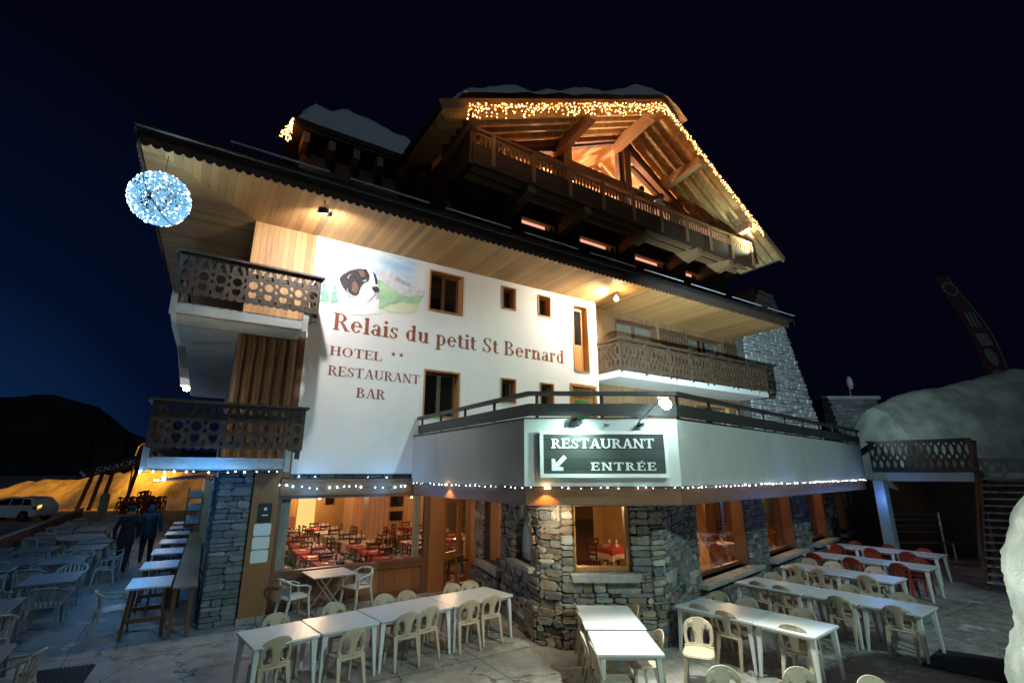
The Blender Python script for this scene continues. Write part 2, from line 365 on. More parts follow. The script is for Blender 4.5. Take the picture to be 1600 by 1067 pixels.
def plate(outer, holes, grid=0):
    """triangulate a 2D outline with holes -> verts2d, tris, boundary loops"""
    vs = []; es = []
    loops = []
    for lp in [outer] + holes:
        b = len(vs); vs += [Vector(p) for p in lp]; es += [(b + i, b + (i + 1) % len(lp)) for i in range(len(lp))]; loops.append(lp)
    def inside(p, poly):
        r = False; j = len(poly) - 1
        for i in range(len(poly)):
            xi, yi = poly[i]; xj, yj = poly[j]
            if (yi > p[1]) != (yj > p[1]) and p[0] < (xj - xi) * (p[1] - yi) / (yj - yi) + xi: r = not r
            j = i
        return r
    if grid:
        xs = [p[0] for p in outer]; ys = [p[1] for p in outer]; x = min(xs) + grid * .5
        while x < max(xs):
            y = min(ys) + grid * .5
            while y < max(ys):
                if inside((x, y), outer) and not any(inside((x, y), h) for h in holes): vs.append(Vector((x, y)))
                y += grid
            x += grid
    ov, oe, of, a, b, c = delaunay_2d_cdt(vs, es, [], 0, 1e-5)
    tr = []
    for f in of:
        cx = sum(ov[i][0] for i in f) / len(f); cy = sum(ov[i][1] for i in f) / len(f)
        if inside((cx, cy), outer) and not any(inside((cx, cy), h) for h in holes): tr.append(tuple(f))
    return [(p[0], p[1]) for p in ov], tr
def extrude_plate(mb, pl, fn, t0, t1):
    vs, tr = pl; n = len(vs)
    def area(f): return sum(vs[f[i]][0] * vs[f[(i + 1) % len(f)]][1] - vs[f[(i + 1) % len(f)]][0] * vs[f[i]][1] for i in range(len(f)))
    tr = [f if area(f) > 0 else f[::-1] for f in tr]
    ed = {}
    for f in tr:
        for i in range(len(f)):
            a, b = f[i], f[(i + 1) % len(f)]
            if (b, a) in ed: del ed[(b, a)]
            else: ed[(a, b)] = 1
    mb.add([fn(a, b, t0) for a, b in vs] + [fn(a, b, t1) for a, b in vs],
        [f[::-1] for f in tr] + [tuple(n + i for i in f) for f in tr] + [(a, b, n + b, n + a) for a, b in ed])
def circ(cx, cy, rx, ry=None, n=14, a0=0): ry = ry or rx; return [(cx + rx * cos(a0 + 2 * pi * k / n), cy + ry * sin(a0 + 2 * pi * k / n)) for k in range(n)]

# ------------------------------------------------------------------ rubble masonry
def rubble(mb, O, A, N, a0, a1, z0, z1, holes=(), rh=(.07, .19), rw=(.13, .42), d=(.025, .075), gap=.009, edge=None, skip=None):
    """stones over the vertical strip a0..a1 (along A) x z0..z1, standing out along N. edge(z)->(a0,a1) for battered walls"""
    O, A, N = Vector(O), Vector(A).normalized(), Vector(N).normalized(); R = random
    cuts = sorted({z0, z1} | {h[2] for h in holes if z0 < h[2] < z1} | {h[3] for h in holes if z0 < h[3] < z1})
    for c0, c1 in zip(cuts, cuts[1:]):
        z = c0
        while z < c1 - .01:
            h = R.uniform(*rh)
            if c1 - z - h < rh[0]: h = c1 - z
            if h > rh[1] * 1.6: h /= 2
            zm = z + h / 2
            e0, e1 = edge(zm) if edge else (a0, a1)
            segs = [(e0, e1)]
            for H in holes:
                if H[2] < zm < H[3]:
                    ns = []
                    for s0, s1 in segs:
                        if H[1] <= s0 or H[0] >= s1: ns.append((s0, s1)); continue
                        if H[0] > s0: ns.append((s0, H[0]))
                        if H[1] < s1: ns.append((H[1], s1))
                    segs = ns
            for s0, s1 in segs:
                a = s0
                while a < s1 - .02:
                    w = R.uniform(*rw)
                    if R.random() < .15: w *= 1.5
                    if s1 - a - w < rw[0] * .7: w = s1 - a
                    w = min(w, s1 - a)
                    hh = h; zz = z
                    if h > .13 and R.random() < .25: parts = [(z, h * .45), (z + h * .45, h * .55)]
                    else: parts = [(z, h)]
                    for zz, hh in parts:
                        if skip and skip(a + w / 2, zz + hh / 2, w, hh): continue
                        g = gap / 2; dd = R.uniform(*d)
                        x0, x1, y0, y1 = a + g, a + w - g, zz + g, zz + hh - g
                        k = min(.3 * (x1 - x0), .3 * (y1 - y0), .035); J = lambda q: R.uniform(-q, q)
                        out = [(x0 + k, y0), (x1 - k, y0), (x1, y0 + k), (x1, y1 - k), (x1 - k, y1), (x0 + k, y1), (x0, y1 - k), (x0, y0 + k)]
                        out = [(p + J(.016), q + J(.013)) for p, q in out]
                        cx, cy = (x0 + x1) / 2, (y0 + y1) / 2
                        rings = []
                        for f, t in ((1, 0), (.99, dd * .72), (.92, dd * .98)):
                            rings.append([O + A * (cx + (p - cx) * f) + Vector((0, 0, cy + (q - cy) * f)) + N * (t + (J(.006) if t else 0)) for p, q in out])
                        cen = O + A * (cx + J(.02)) + Vector((0, 0, cy)) + N * (dd * (1 + J(.12)))
                        vs = rings[0] + rings[1] + rings[2] + [cen]; fs = []
                        for r in (0, 8):
                            fs += [(r + i, r + (i + 1) % 8, r + 8 + (i + 1) % 8, r + 8 + i) for i in range(8)]
                        fs += [(16 + i, 16 + (i + 1) % 8, 24) for i in range(8)]
                        mb.add(vs, fs)
                    a += w
            z += h

# ================================================================== SETTING
g = MB(); g.add([(-400, -200, 0), (700, -200, 0), (700, 900, 0), (-400, 900, 0)], [(0, 1, 2, 3)])
tag(g.build('ground', M['ground']), kind='structure')
def hillmesh(name, path, depth, hgt, mat, n=70, rows=14, base=-2, seed=0, amp=.25):
    """ridge following path [(x,y,h)], falling away on both sides"""
    mb = MB(); P = []
    for i in range(n + 1):
        t = i / n * (len(path) - 1); k = min(int(t), len(path) - 2); f = t - k; f = f * f * (3 - 2 * f)
        P.append([path[k][j] * (1 - f) + path[k + 1][j] * f for j in range(3)])
    vs = []
    for i, (x, y, h) in enumerate(P):
        a = P[max(i - 1, 0)]; b = P[min(i + 1, n)]; d = Vector((b[0] - a[0], b[1] - a[1], 0)).normalized(); nn = Vector((-d.y, d.x, 0))
        for j in range(rows + 1):
            s = j / rows * 2 - 1; prof = (1 - abs(s) ** 1.6)
            q = Vector((x, y, 0)) + nn * s * depth; w = noise.fractal(q / (depth * .5) + Vector((seed, 0, 0)), 1, 2, 5)
            vs.append((q.x, q.y, base + (h - base) * prof + w * h * amp * (.3 + prof * .5)))
    r = rows + 1
    mb.add(vs, [(i * r + j, i * r + j + 1, (i + 1) * r + j + 1, (i + 1) * r + j) for i in range(n) for j in range(rows)])
    o = mb.build(name, mat, smooth=True); return o
# dark mountain on the left horizon (camera looks towards +x+y; left of frame is -x)
def cp(az, dist):   # azimuth in degrees from the view axis (positive right)
    a = radians(az); c = Vector((sin(radians(32.9)), cos(radians(32.9)))); r = Vector((c.y, -c.x))
    return (-1.333 + dist * (c.x * cos(a) + r.x * sin(a)), -12.536 + dist * (c.y * cos(a) + r.y * sin(a)))
path = [(-75, 62), (-58, 66), (-50, 86), (-46, 98), (-43, 104), (-40, 92), (-37.5, 60), (-34, 38), (-28, 30), (-20, 26)]
tag(hillmesh('mountain', [(*cp(a, 900), h) for a, h in path], 160, 1, M['gravel'], 90, 12, -5, 3, .06), kind='structure')

H = thing('hotel_building', (0, 0, 0), 'large white chalet hotel with timber balconies and painted lettering', 'hotel')
WD = Vector((.04, 1, 0)).normalized()
def FU(v):      # facade-plane mapping (a -> u, b -> z, t -> depth)
    return lambda a, b, t: (a, v + t, b)
def rect(a0, a1, b0, b1): return [(a0, b0), (a1, b0), (a1, b1), (a0, b1)]
# ---- white front wall with its openings
WIN = [(3.92, 5.02, 7.5, 8.75), (6.4, 6.93, 8.0, 8.77), (7.8, 8.34, 8.0, 8.76), (9.27, 9.98, 6.31, 8.7),
       (3.88, 4.99, 4.45, 5.78), (6.36, 6.92, 5.03, 5.79), (7.83, 8.39, 5.0, 5.79), (9.06, 10.24, 3.0, 5.88)]
b = MB(); extrude_plate(b, plate([(.75, 2.98), (9.06, 2.98), (9.06, 5.88), (10.24, 5.88), (10.24, 2.98), (10.36, 2.98), (10.36, 8.98), (.75, 8.98)], [rect(*w) for w in WIN[:7]]), FU(0), 0, .36)
white = b.build('front_wall', M['plaster'], H)
def window(w, v=0, style='pane', parent=H, depth=.3, proud=.02, mat='frame', name='window', glass='dimglass', sill=True, curtain=None):
    u0, u1, z0, z1 = w; f = MB(); t = .045
    f.box(u0, u0 + t, v - proud, v + depth, z0, z1); f.box(u1 - t, u1, v - proud, v + depth, z0, z1)
    f.box(u0 + t, u1 - t, v - proud, v + depth, z1 - t, z1); f.box(u0 + t, u1 - t, v - proud - .015, v + depth, z0, z0 + t)
    fr = f.build(name, M[mat], parent)
    s = MB(); a0, a1, b0, b1 = u0 + t, u1 - t, z0 + t, z1 - t; y0, y1 = v + depth - .07, v + depth - .02
    def sash(x0, x1, zz0, zz1, k=.06):
        s.box(x0, x0 + k, y0, y1, zz0, zz1); s.box(x1 - k, x1, y0, y1, zz0, zz1); s.box(x0 + k, x1 - k, y0, y1, zz0, zz0 + k); s.box(x0 + k, x1 - k, y0, y1, zz1 - k, zz1)
    m = (a0 + a1) / 2
    if style == 'double':
        sash(a0, m, b0, b1); sash(m, a1, b0, b1)
    elif style == 'door':
        sash(a0, a1, b0, b1, .09); s.box(a0 + .09, a1 - .09, y0 + .01, y1 - .01, b0 + .09, b0 + (b1 - b0) * .42)
    else: sash(a0, a1, b0, b1)
    s.build('sash', M['dark_frame' if mat == 'frame' and style != 'door' else mat], fr)
    gl = MB(); gl.box(a0 + .02, a1 - .02, y1 - .02, y1 - .012, b0 + .02, b1 - .02); gl.build('pane', M[glass], fr)
    if curtain:
        c = MB(); n = 26; cv = []
        for i in range(n + 1):
            x = a0 + (a1 - a0) * i / n
            if abs(x - m) < .1 * (a1 - a0) and curtain == 'gap': pass
            cv += [(x, y1 + .03 + .02 * sin(i * 1.9), b0 + .03), (x, y1 + .03 + .02 * sin(i * 1.9), b1 - .03)]
        c.add(cv, [(2 * i, 2 * i + 2, 2 * i + 3, 2 * i + 1) for i in range(n) if not (curtain == 'gap' and n * .4 < i < n * .6)])
        c.build('curtain', M['curtain'], fr, smooth=True)
    return fr
window(WIN[0], style='double'); window(WIN[1]); window(WIN[2]); window(WIN[3], style='door')
window(WIN[4], style='double'); window(WIN[5]); window(WIN[6])
# terrace door of reddish wood with a green panel
u0, u1, z0, z1 = WIN[7]
b = MB(); b.box(u0, u0 + .09, -.03, .3, z0, z1); b.box(u1 - .09, u1, -.03, .3, z0, z1); b.box(u0 + .09, u1 - .09, -.03, .3, z1 - .09, z1)
td = b.build('terrace_door_frame', M['frame'], H)
b = MB(); b.box(u0 + .09, u1 - .09, .12, .17, z0, z1 - .1); b.build('door', M['frame'], td)
b = MB(); b.box(9.4, 9.98, .09, .125, 4.6, 5.35); b.build('green_panel', M['green'], td)

# ---- wooden corner wall on the left, wooden wall on the right
b = MB(); b.box(-.68, .75, 0.0, .3, 6.3, 8.98); b.build('corner_wall', M['wall_boards'], H)
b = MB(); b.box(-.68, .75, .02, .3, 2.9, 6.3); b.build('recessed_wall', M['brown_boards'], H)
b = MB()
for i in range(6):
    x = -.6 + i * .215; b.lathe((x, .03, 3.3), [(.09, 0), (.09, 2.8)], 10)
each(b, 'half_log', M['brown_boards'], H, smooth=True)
RW = [(11.7, 14.0, 6.35, 8.72), (15.88, 18.3, 6.35, 8.7), (16.04, 18.3, 3.1, 5.75), (11.9, 13.4, 3.1, 5.5)]
b = MB(); extrude_plate(b, plate(rect(10.37, 19.5, 2.9, 8.98), [rect(*w) for w in RW]), FU(.4), 0, .3)
b.build('right_wall', M['right_boards'], H)
for i, w in enumerate(RW):
    window(w, v=.4, style='double', depth=.22, mat='dark_frame' if i != 2 else 'frame', curtain='gap' if i != 0 else 'full', glass='glass')
b = MB()   # dark fretted shutters between the right windows
def lens(c, z, rx, ry, n=5):
    return [(c + rx * sin(pi * k / n), z - ry + 2 * ry * k / n) for k in range(n + 1)] + [(c - rx * sin(pi * (n - k) / n), z - ry + 2 * ry * (n - k) / n) for k in range(1, n)]
for s0, s1 in ((14.15, 15.75), (18.4, 19.35)):
    hs = []; x = s0 + .12
    while x < s1 - .08:
        hs += [lens(x, 8.35, .045, .16), lens(x, 7.75, .045, .16), lens(x, 7.2, .045, .16)]; x += .19
    extrude_plate(b, plate(rect(s0, s1, 6.4, 8.7), hs), FU(.4), -.045, -.015)
each(b, 'fretted_cladding', M['fret_light'], H)

# ---- side wall running back on the left, hidden bulk of the house
def WL(v): return -.68 + .04 * v
b = MB(); b.add([(WL(.3), .3, 2.9), (WL(22), 22, 2.9), (WL(22), 22, 9), (WL(.3), .3, 9), (WL(.3) + .3, .3, 2.9), (WL(22) + .3, 22, 2.9), (WL(22) + .3, 22, 9), (WL(.3) + .3, .3, 9)],
    [(0, 1, 2, 3), (4, 7, 6, 5), (0, 3, 7, 4), (1, 5, 6, 2), (3, 2, 6, 7), (0, 4, 5, 1)]); b.build('side_wall', M['concrete'], H)
b = MB(); b.box(.2, 26, 21.6, 22, 0, 9); b.box(25.6, 26, .5, 22, 0, 2.8); b.box(22.2, 22.6, .5, 21.5, 2.98, 9); b.build('rear_wall', M['concrete'], H)
# ---- soffits (boarded eaves)
E0, EV, EU = -2.85, -2.2, 19.15
b = MB(); b.prism([(E0, EV), (EU, EV), (EU, .5), (-.62, .5), (-.68, 0.0)], lambda a, c, t: (a, c, t), 8.95, 9.0)
b.build('front_soffit', M['soffit_front'], H)
b = MB(); b.prism([(E0, EV), (-.68, .0), (WL(22), 22), (E0 + .95, 22)], lambda a, c, t: (a, c, t), 8.953, 9.003)
b.build('side_soffit', M['soffit_side'], H)
# main roof, low hipped
zr = 9.12; sl = .34; d = 7.4
b = MB(); A = (E0 - .12, EV - .12, zr); B = (EU + .1, EV - .12, zr); C = (EU + .1, EV + d, zr + sl * d); D = (E0 + d, EV + d, zr + sl * d); F = (E0 + d, 22, zr + sl * d); G = (E0 + .9, 22, zr)
top = [A, B, C, D, F, G]; b.add(top + [(x, y, z + .16) for x, y, z in top], [(6, 7, 8, 9), (6, 9, 10, 11), (0, 3, 2, 1), (0, 5, 4, 3), (0, 1, 7, 6), (0, 6, 11, 5), (1, 2, 8, 7)])
roof = b.build('main_roof', M['roof'], H)
# scalloped fascia boards
def scallop(L, h, pitch=.17, r=.07):
    p = [(0, h), (0, r)]; n = int(L / pitch); w = L / n
    for i in range(n):
        for k in range(1, 7): p.append((i * w + w * k / 6.0 if k < 6 else (i + 1) * w - .001, r - r * sin(pi * k / 6) ** .8 if k < 6 else r))
    p = p[:-1] + [(L, r), (L, h)]; return p[::-1]
L = EU - E0; b = MB(); extrude_plate(b, plate(scallop(L, .31), []), lambda a, c, t: (E0 + a, EV - .03 + t, 8.84 + c), -.025, 0); b.build('fascia', M['scallop'], roof)
L = 22; b = MB(); extrude_plate(b, plate(scallop(L, .31), []), lambda a, c, t: (E0 - .03 + t + .043 * a, EV + a, 8.84 + c), -.025, 0); b.build('fascia', M['scallop'], roof)
b = MB(); b.tube([(E0 - .1, EV - .17, 9.19), (EU + .1, EV - .17, 9.19)], .065, 8); b.build('gutter', M['black'], roof)
b = MB(); x = -1.45
while x < EU - 1: b.tube([(x, EV + .05, 9.53), (x + 1.95, EV + .05, 9.53)], .026, 6); x += 2.42
each(b, 'snow_guard_rail', nmat('rail_gleam_tone', (.75, .80, .82), .4), roof)  # pale tone stands in for light caught on the metal rails
b = MB(); x = -1.45
while x < EU - 1:
    for q in (.05, 1.9): b.beam((x + q, EV + .05, 9.1), (x + q, EV + .05, 9.56), .03, .02)
    x += 2.42
each(b, 'rail_bracket', M['black'], roof)

# ---- fretwork balustrades
def fretA(L, h, n):      # drops, roundels and hearts
    hs = []; w = L / n
    for i in range(n):
        c = (i + .5) * w; k = w * .29
        hs.append(circ(c, h * .50, k, k * 1.05, 12))
        hs.append([(c - k * .95, h * .68), (c + k * .95, h * .68), (c + k * .75, h * .77), (c + k * .25, h * .88), (c, h * .95), (c - k * .25, h * .88), (c - k * .75, h * .77)])
        hs.append([(c, h * .09), (c + k * .55, h * .17), (c + k * .9, h * .26), (c + k * .75, h * .32), (c + k * .3, h * .335), (c, h * .30), (c - k * .3, h * .335), (c - k * .75, h * .32), (c - k * .9, h * .26), (c - k * .55, h * .17)])
        if i < n - 1:
            e = c + w / 2; q = w * .14
            hs.append([(e - q * .4, h * .72), (e + q * .4, h * .72), (e + q * .6, h * .84), (e + q * 1.5, h * .93), (e + q * .4, h * .93), (e, h * .89), (e - q * .4, h * .93), (e - q * 1.5, h * .93), (e - q * .6, h * .84)])
            hs.append([(e, h * .52), (e + q, h * .60), (e, h * .64), (e - q, h * .60)]); hs.append([(e, h * .36), (e + q, h * .40), (e, h * .47), (e - q, h * .40)])
            hs.append([(e, h * .24), (e + q * .6, h * .14), (e, h * .07), (e - q * .6, h * .14)])
    out = [(0, h), (0, .04)]
    for i in range(n * 2):
        for k in range(1, 5): out.append(((i + k / 4) * w / 2, .04 - .035 * sin(pi * k / 4)))
    out[-1] = (L, .04); return plate((out + [(L, h)])[::-1], hs)
def fretB(L, h, n):      # slender lens cut-outs
    hs = []; w = L / n
    for i in range(n):
        c = (i + .5) * w; hs.append(lens(c, h * .70, w * .27, h * .19)); hs.append(lens(c, h * .24, w * .27, h * .15))
        if i < n - 1: hs.append(lens(c + w / 2, h * .46, w * .2, h * .085)); hs.append(lens(c + w / 2, h * .90, w * .18, h * .05, 4))
    return plate([(0, 0), (L, 0), (L, h), (0, h)], hs)
def balcony(u0, u1, zs, side_to, mat='fret', inner=.5):
    sl = MB(); sl.box(u0, u1 - .22, -1.0, .3, zs, zs + .21)
    ws = side_to
    sl.hexa([(u0, .301, zs), (WL(0), .301, zs), (WL(ws), ws, zs), (u0 + .04 * ws, ws, zs), (u0, .301, zs + .21), (WL(0), .301, zs + .21), (WL(ws), ws, zs + .21), (u0 + .04 * ws, ws, zs + .21)])
    sl.box(u0 - .02, u0 + .09, -1.06, -.95, zs - .06, zs + .42); sl.box(u1 - .31, u1 - .20, -1.06, -.95, zs - .06, zs + .42)
    B = sl.build('balcony', M['slab'], H)
    un = MB(); un.box(u0 + .1, u1 - .32, -.9, -.02, zs - .025, zs - .004)
    un.hexa([(u0 + .1, .0, zs - .03), (WL(0) - .02, .0, zs - .03), (WL(ws), ws, zs - .03), (u0 + .1 + .04 * ws, ws, zs - .03), (u0 + .1, .0, zs - .004), (WL(0) - .02, .0, zs - .004), (WL(ws), ws, zs - .004), (u0 + .1 + .04 * ws, ws, zs - .004)])
    un.build('underside', M['concrete'], B)
    f = MB(); L = u1 - u0; pl = fretA(L, .88, round(L / .31))
    extrude_plate(f, pl, lambda a, c, t: (u0 + a, -1.08 + t, zs + .36 + c), 0, .028)
    pl = fretA(11, .88, 34); extrude_plate(f, pl, lambda a, c, t: (u0 + .01 + t + .04 * a, -1.04 + a, zs + .36 + c), 0, .028)
    pl = fretA(.98, .88, 3); extrude_plate(f, pl, lambda a, c, t: (u1 - .03 + t, -1.04 + a, zs + .36 + c), 0, .028)
    f.build('balustrade', M[mat], B)
    r = MB(); zt = zs + 1.25; r.box(u0 - .05, u1 + .06, -1.14, -.98, zt, zt + .045); r.beam((u0 - .01, -.98, zt + .022), (u0 + .43, 10, zt + .022), .15, .045); r.box(u1 - .08, u1 + .06, -.98, 0, zt, zt + .045)
    r.box(u0 + .02, u1 - .02, -1.05, -1.0, zs + .98, zs + 1.07); r.box(u0 + .02, u1 - .02, -1.05, -1.0, zs + .44, zs + .52)
    for x in (u0 + .04, u1 - .12): r.box(x, x + .09, -1.045, -.96, zs + .2, zt)
    r.build('handrail', M[mat], B); return B
bu = balcony(-1.99, .78, 6.13, 12); bl = balcony(-1.99, .74, 3.08, 12)
# long balcony on the right of the front
b = MB(); b.box(10.36, 19.12, -1.0, .4, 6.09, 6.3); B = b.build('balcony', M['paint_white'], H)
b = MB(); L = 8.7; pl = fretB(L, .93, 44); extrude_plate(b, pl, lambda a, c, t: (10.4 + a, -1.06 + t, 6.36 + c), 0, .028)
pl = fretB(1.02, .93, 5); extrude_plate(b, pl, lambda a, c, t: (10.40 + t, -1.03 + a, 6.36 + c), 0, .028); extrude_plate(b, pl, lambda a, c, t: (19.07 + t, -1.03 + a, 6.36 + c), 0, .028)
b.build('balustrade', M['fret_light'], B)
b = MB(); b.box(10.33, 19.17, -1.12, -.98, 7.36, 7.42); b.box(10.33, 10.47, -.98, .0, 7.36, 7.42); b.box(19.03, 19.17, -.98, .3, 7.36, 7.42); b.box(10.42, 19.08, -1.03, -.99, 6.44, 6.52); b.box(10.42, 19.08, -1.03, -.99, 7.18, 7.26)
for i in range(8): x = 10.44 + i * 1.23; b.box(x, x + .08, -1.03, -.95, 6.25, 7.36)
b.build('handrail', M['fret_light'], B)
b = MB()
for x in (11.6, 13.2, 15.0, 16.9, 18.4): b.box(x, x + .05, -1.03, -.99, 6.2, 6.34)
each(b, 'bracket', M['metal'], B)

# ---- battered stone chimney tower on the right
def ced(z): return (19.45 + max(0, z - 9) * .7, 27.35 - .415 * z)
b = MB(); pts = [(19.45, 0), (27.35, 0), (27.35 - .415 * 11.7, 11.7), (20.9, 11.7), (19.45, 9)]
b.prism(pts, lambda a, c, t: (a, t, c), .05, 1.6); ch = b.build('stone_chimney', M['mortar'], H)
b = MB(); rubble(b, (0, .05, 0), (1, 0, 0), (0, -1, 0), 0, 0, 2.9, 11.7, edge=ced, rh=(.13, .24), rw=(.28, .75), d=(.04, .10), gap=.028)
b.build('stonework', M['stone_pale'], ch)

# ---- upper chalet with its gable
ZR = lambda u: 13.3 + (u - 3.35) * .470 if u < 13.2 else 17.93 - (u - 13.2) * .655   # roof top line
ZU = lambda u: ZR(u) - .42
hs = [[(8.2, 14.78), (9.3, 14.78), (9.3, ZU(9.3) - .45), (8.2, ZU(8.2) - .35)],
      [(10.0, 15.05), (12.7, 15.05), (12.7, ZU(12.7) - .3), (10.0, ZU(10) - .3)],
      [(13.35, 15.05), (15.9, 15.05), (15.9, 15.15), (13.35, ZU(13.35) - .5)],
      rect(6.7, 9.2, 12.75, 14.45), rect(9.7, 12.6, 12.75, 14.45), rect(13.4, 15.6, 12.75, 14.4)]
strips = [(7.56, 8.98), (10.27, 12.11), (13.27, 15.23), (16.49, 17.62)]
hs += [rect(a, c, 10.6, 11.9) for a, c in strips]
b = MB(); extrude_plate(b, plate([(4.6, 9.6), (19.5, 9.6), (19.5, ZU(19.5) - .02), (13.2, ZU(13.2) - .02), (4.6, ZU(4.6) - .02)], hs), FU(.6), 0, .25)
cw = b.build('gable_wall', M['gable_boards'], H)
b = MB(); b.box(4.6, 4.85, .86, 12, 9.6, 13.35); b.box(19.25, 19.5, .86, 12, 9.6, 12.9); each(b, 'gable_side_wall', M['gable_side'], H)
# lit rooms behind the gable glass
b = MB(); b.box(6, 16.3, 4.4, 4.5, 12.4, 16.6); b.box(6, 6.1, .86, 4.4, 12.4, 14); b.box(16.2, 16.3, .86, 4.4, 12.4, 15); b.box(6, 16.3, .86, 4.5, 12.3, 12.4)
b.build('attic_room', M['yellow_wall'], H)
b = MB()
for x in (7.5, 9.7, 11.6, 13.2, 14.8): b.beam((x, .9, ZU(x) - .15), (x, 4.4, ZU(x) - .15), .18, .26)
b.beam((10.2, 2.4, 14.9), (13.1, 2.4, 16.9), .3, .34); b.beam((16, 2.4, 15.0), (13.2, 2.4, 16.9), .3, .34); b.beam((6, 2.4, 14.2), (16.2, 2.4, 14.2), .22, .3)
each(b, 'attic_beam', M['chalet_beam'], H)
lamp('POINT', 'attic_room_light', (11.2, 2.6, 15.2), 1700, (1, .55, .32), .25)
lamp('POINT', 'attic_room_light', (14.2, 2.6, 14.9), 650, (1, .55, .32), .2)
for i, h in enumerate(hs[:6]):
    b = MB(); b.prism(h, lambda a, c, t: (a, t, c), .72, .73); gw = b.build('gable_window', M['glass'], cw)
b = MB()
for a, c in strips:
    b.box(a, c, .6, .8, 11.86, 11.92); b.box(a - .05, a, .57, .8, 10.6, 11.92); b.box(c, c + .05, .57, .8, 10.6, 11.92)
each(b, 'window_frame', M['chalet_beam'], cw)
b = MB()
for a, c in strips: b.box(a, c, .74, .77, 10.6, 11.70)
each(b, 'shutter', M['gable_boards'], cw)
b = MB()
for a, c in strips: b.box(a, c, 1.1, 1.14, 11.4, 12.1)
each(b, 'lit_room_wall', emis('lit_room', (1, .42, .26), .75), cw)
# frame timbers on the wall
b = MB(); W0 = .5
for x, w in ((9.65, .42), (13.02, .38), (5.0, .4), (16.4, .3), (19.0, .35)): b.box(x - w / 2, x + w / 2, W0 - .1, .6, 12.4, ZU(x) - .1)
b.box(5.2, 9.44, W0 - .04, .6, 14.5, 14.74); b.box(9.87, 12.82, W0 - .04, .6, 14.62, 14.98); b.box(13.22, 16.2, W0 - .04, .6, 14.6, 14.95)
b.beam((13.3, .5, 16.55), (16.3, .5, 14.85), .2, .26, up=(0, 1, 0)); b.beam((13.3, .5, 15.95), (15.2, .5, 14.95), .16, .2, up=(0, 1, 0))
b.beam((12.8, .5, ZU(12.8) - .12), (5.2, .5, ZU(5.2) - .12), .2, .24, up=(0, 1, 0))
each(b, 'wall_timber', M['dark_frame'], cw)
# gable roof slabs, purlins, rafters
def roofslab(u0, u1, v0, v1, th, dz=0):
    mb = MB(); z0, z1 = ZR(u0) + dz, ZR(u1) + dz
    mb.hexa([(u0, v0, z0 - th), (u1, v0, z1 - th), (u1, v1, z1 - th), (u0, v1, z0 - th), (u0, v0, z0), (u1, v0, z1), (u1, v1, z1), (u0, v1, z0)]); return mb
gr = roofslab(3.35, 13.195, -1.5, 12, .16).build('gable_roof', M['roof'], H)
roofslab(13.205, 21.0, -1.5, 12, .16).build('roof_slope', M['roof'], gr)
roofslab(3.5, 13.19, -1.45, 12, .08, -.165).build('eaves_boarding', M['chalet_soffit'], gr)
roofslab(13.21, 20.85, -1.45, 12, .08, -.165).build('eaves_boarding', M['chalet_soffit'], gr)
b = MB()
for u0, u1 in ((3.35, 13.2), (13.2, 21.0)):
    b.beam((u0, -1.54, ZR(u0) - .17), (u1, -1.54, ZR(u1) - .17), .06, .30)
each(b, 'verge_board', M['chalet_beam'], gr)
b = MB()
for x, z in ((4.6, 13.28), (9.37, ZU(9.37) - .32), (12.62, ZU(12.62) - .40), (15.5, ZU(15.5) - .15), (18.75, ZU(18.75) - .15)):
    b.hexa([(x - .15, -1.42, z - .02), (x + .15, -1.42, z - .02), (x + .15, .7, z - .34), (x - .15, .7, z - .34), (x - .15, -1.42, z + .28), (x + .15, -1.42, z + .28), (x + .15, .7, z + .28), (x - .15, .7, z + .28)])
each(b, 'purlin', M['chalet_beam'], gr)
b = MB()
for v in (-1.15, -.72, -.28, .18):
    b.beam((3.6, v, ZR(3.6) - .35), (12.9, v, ZR(12.9) - .35), .12, .2); b.beam((13.5, v, ZR(13.5) - .35), (20.7, v, ZR(20.7) - .35), .12, .2)
each(b, 'rafter', M['chalet_soffit'], gr)
# snow lying on the roofs
def snowcap(name, u0, u1, v0, v1, zf, th, seed, n=46, m=16, parent=None):
    mb = MB(); T = []; Bt = []
    for i in range(n + 1):
        for j in range(m + 1):
            s, t = i / n, j / m; e = min(s, 1 - s) * n / 3, min(t, 1 - t) * m / 2
            k = min(1, e[0]) * min(1, e[1]); k = k ** .5
            u = u0 + (u1 - u0) * s; v = v0 + (v1 - v0) * t
            nz = noise.fractal(Vector((u * .55 + seed, v * .5, 0)), 1, 2, 4)
            u += .10 * noise.noise(Vector((v * 2, seed, 3))); v2 = v + .14 * noise.noise(Vector((u * 1.4, seed, 5)))
            T.append((u, v2, zf(u) + .02 + k * th * (1 + .28 * nz)))
            Bt.append((u, v2, zf(u) - .0))
    r = m + 1; N = len(T); q = [(i * r + j, i * r + j + 1, (i + 1) * r + j + 1, (i + 1) * r + j) for i in range(n) for j in range(m)]
    side = [(i * r, (i + 1) * r, N + (i + 1) * r, N + i * r) for i in range(n)] + [(i * r + m, (i + 1) * r + m, N + (i + 1) * r + m, N + i * r + m) for i in range(n)] + [(j, j + 1, N + j + 1, N + j) for j in range(m)] + [(n * r + j, n * r + j + 1, N + n * r + j + 1, N + n * r + j) for j in range(m)]
    mb.add(T + Bt, q + side); return mb.build(name, M['snow'], parent, smooth=True)
tag(snowcap('roof_snow', 3.9, 14.3, -1.85, 11, ZR, 1.2, 2), 'thick snow lying on the peak of the high gable roof', 'snow')
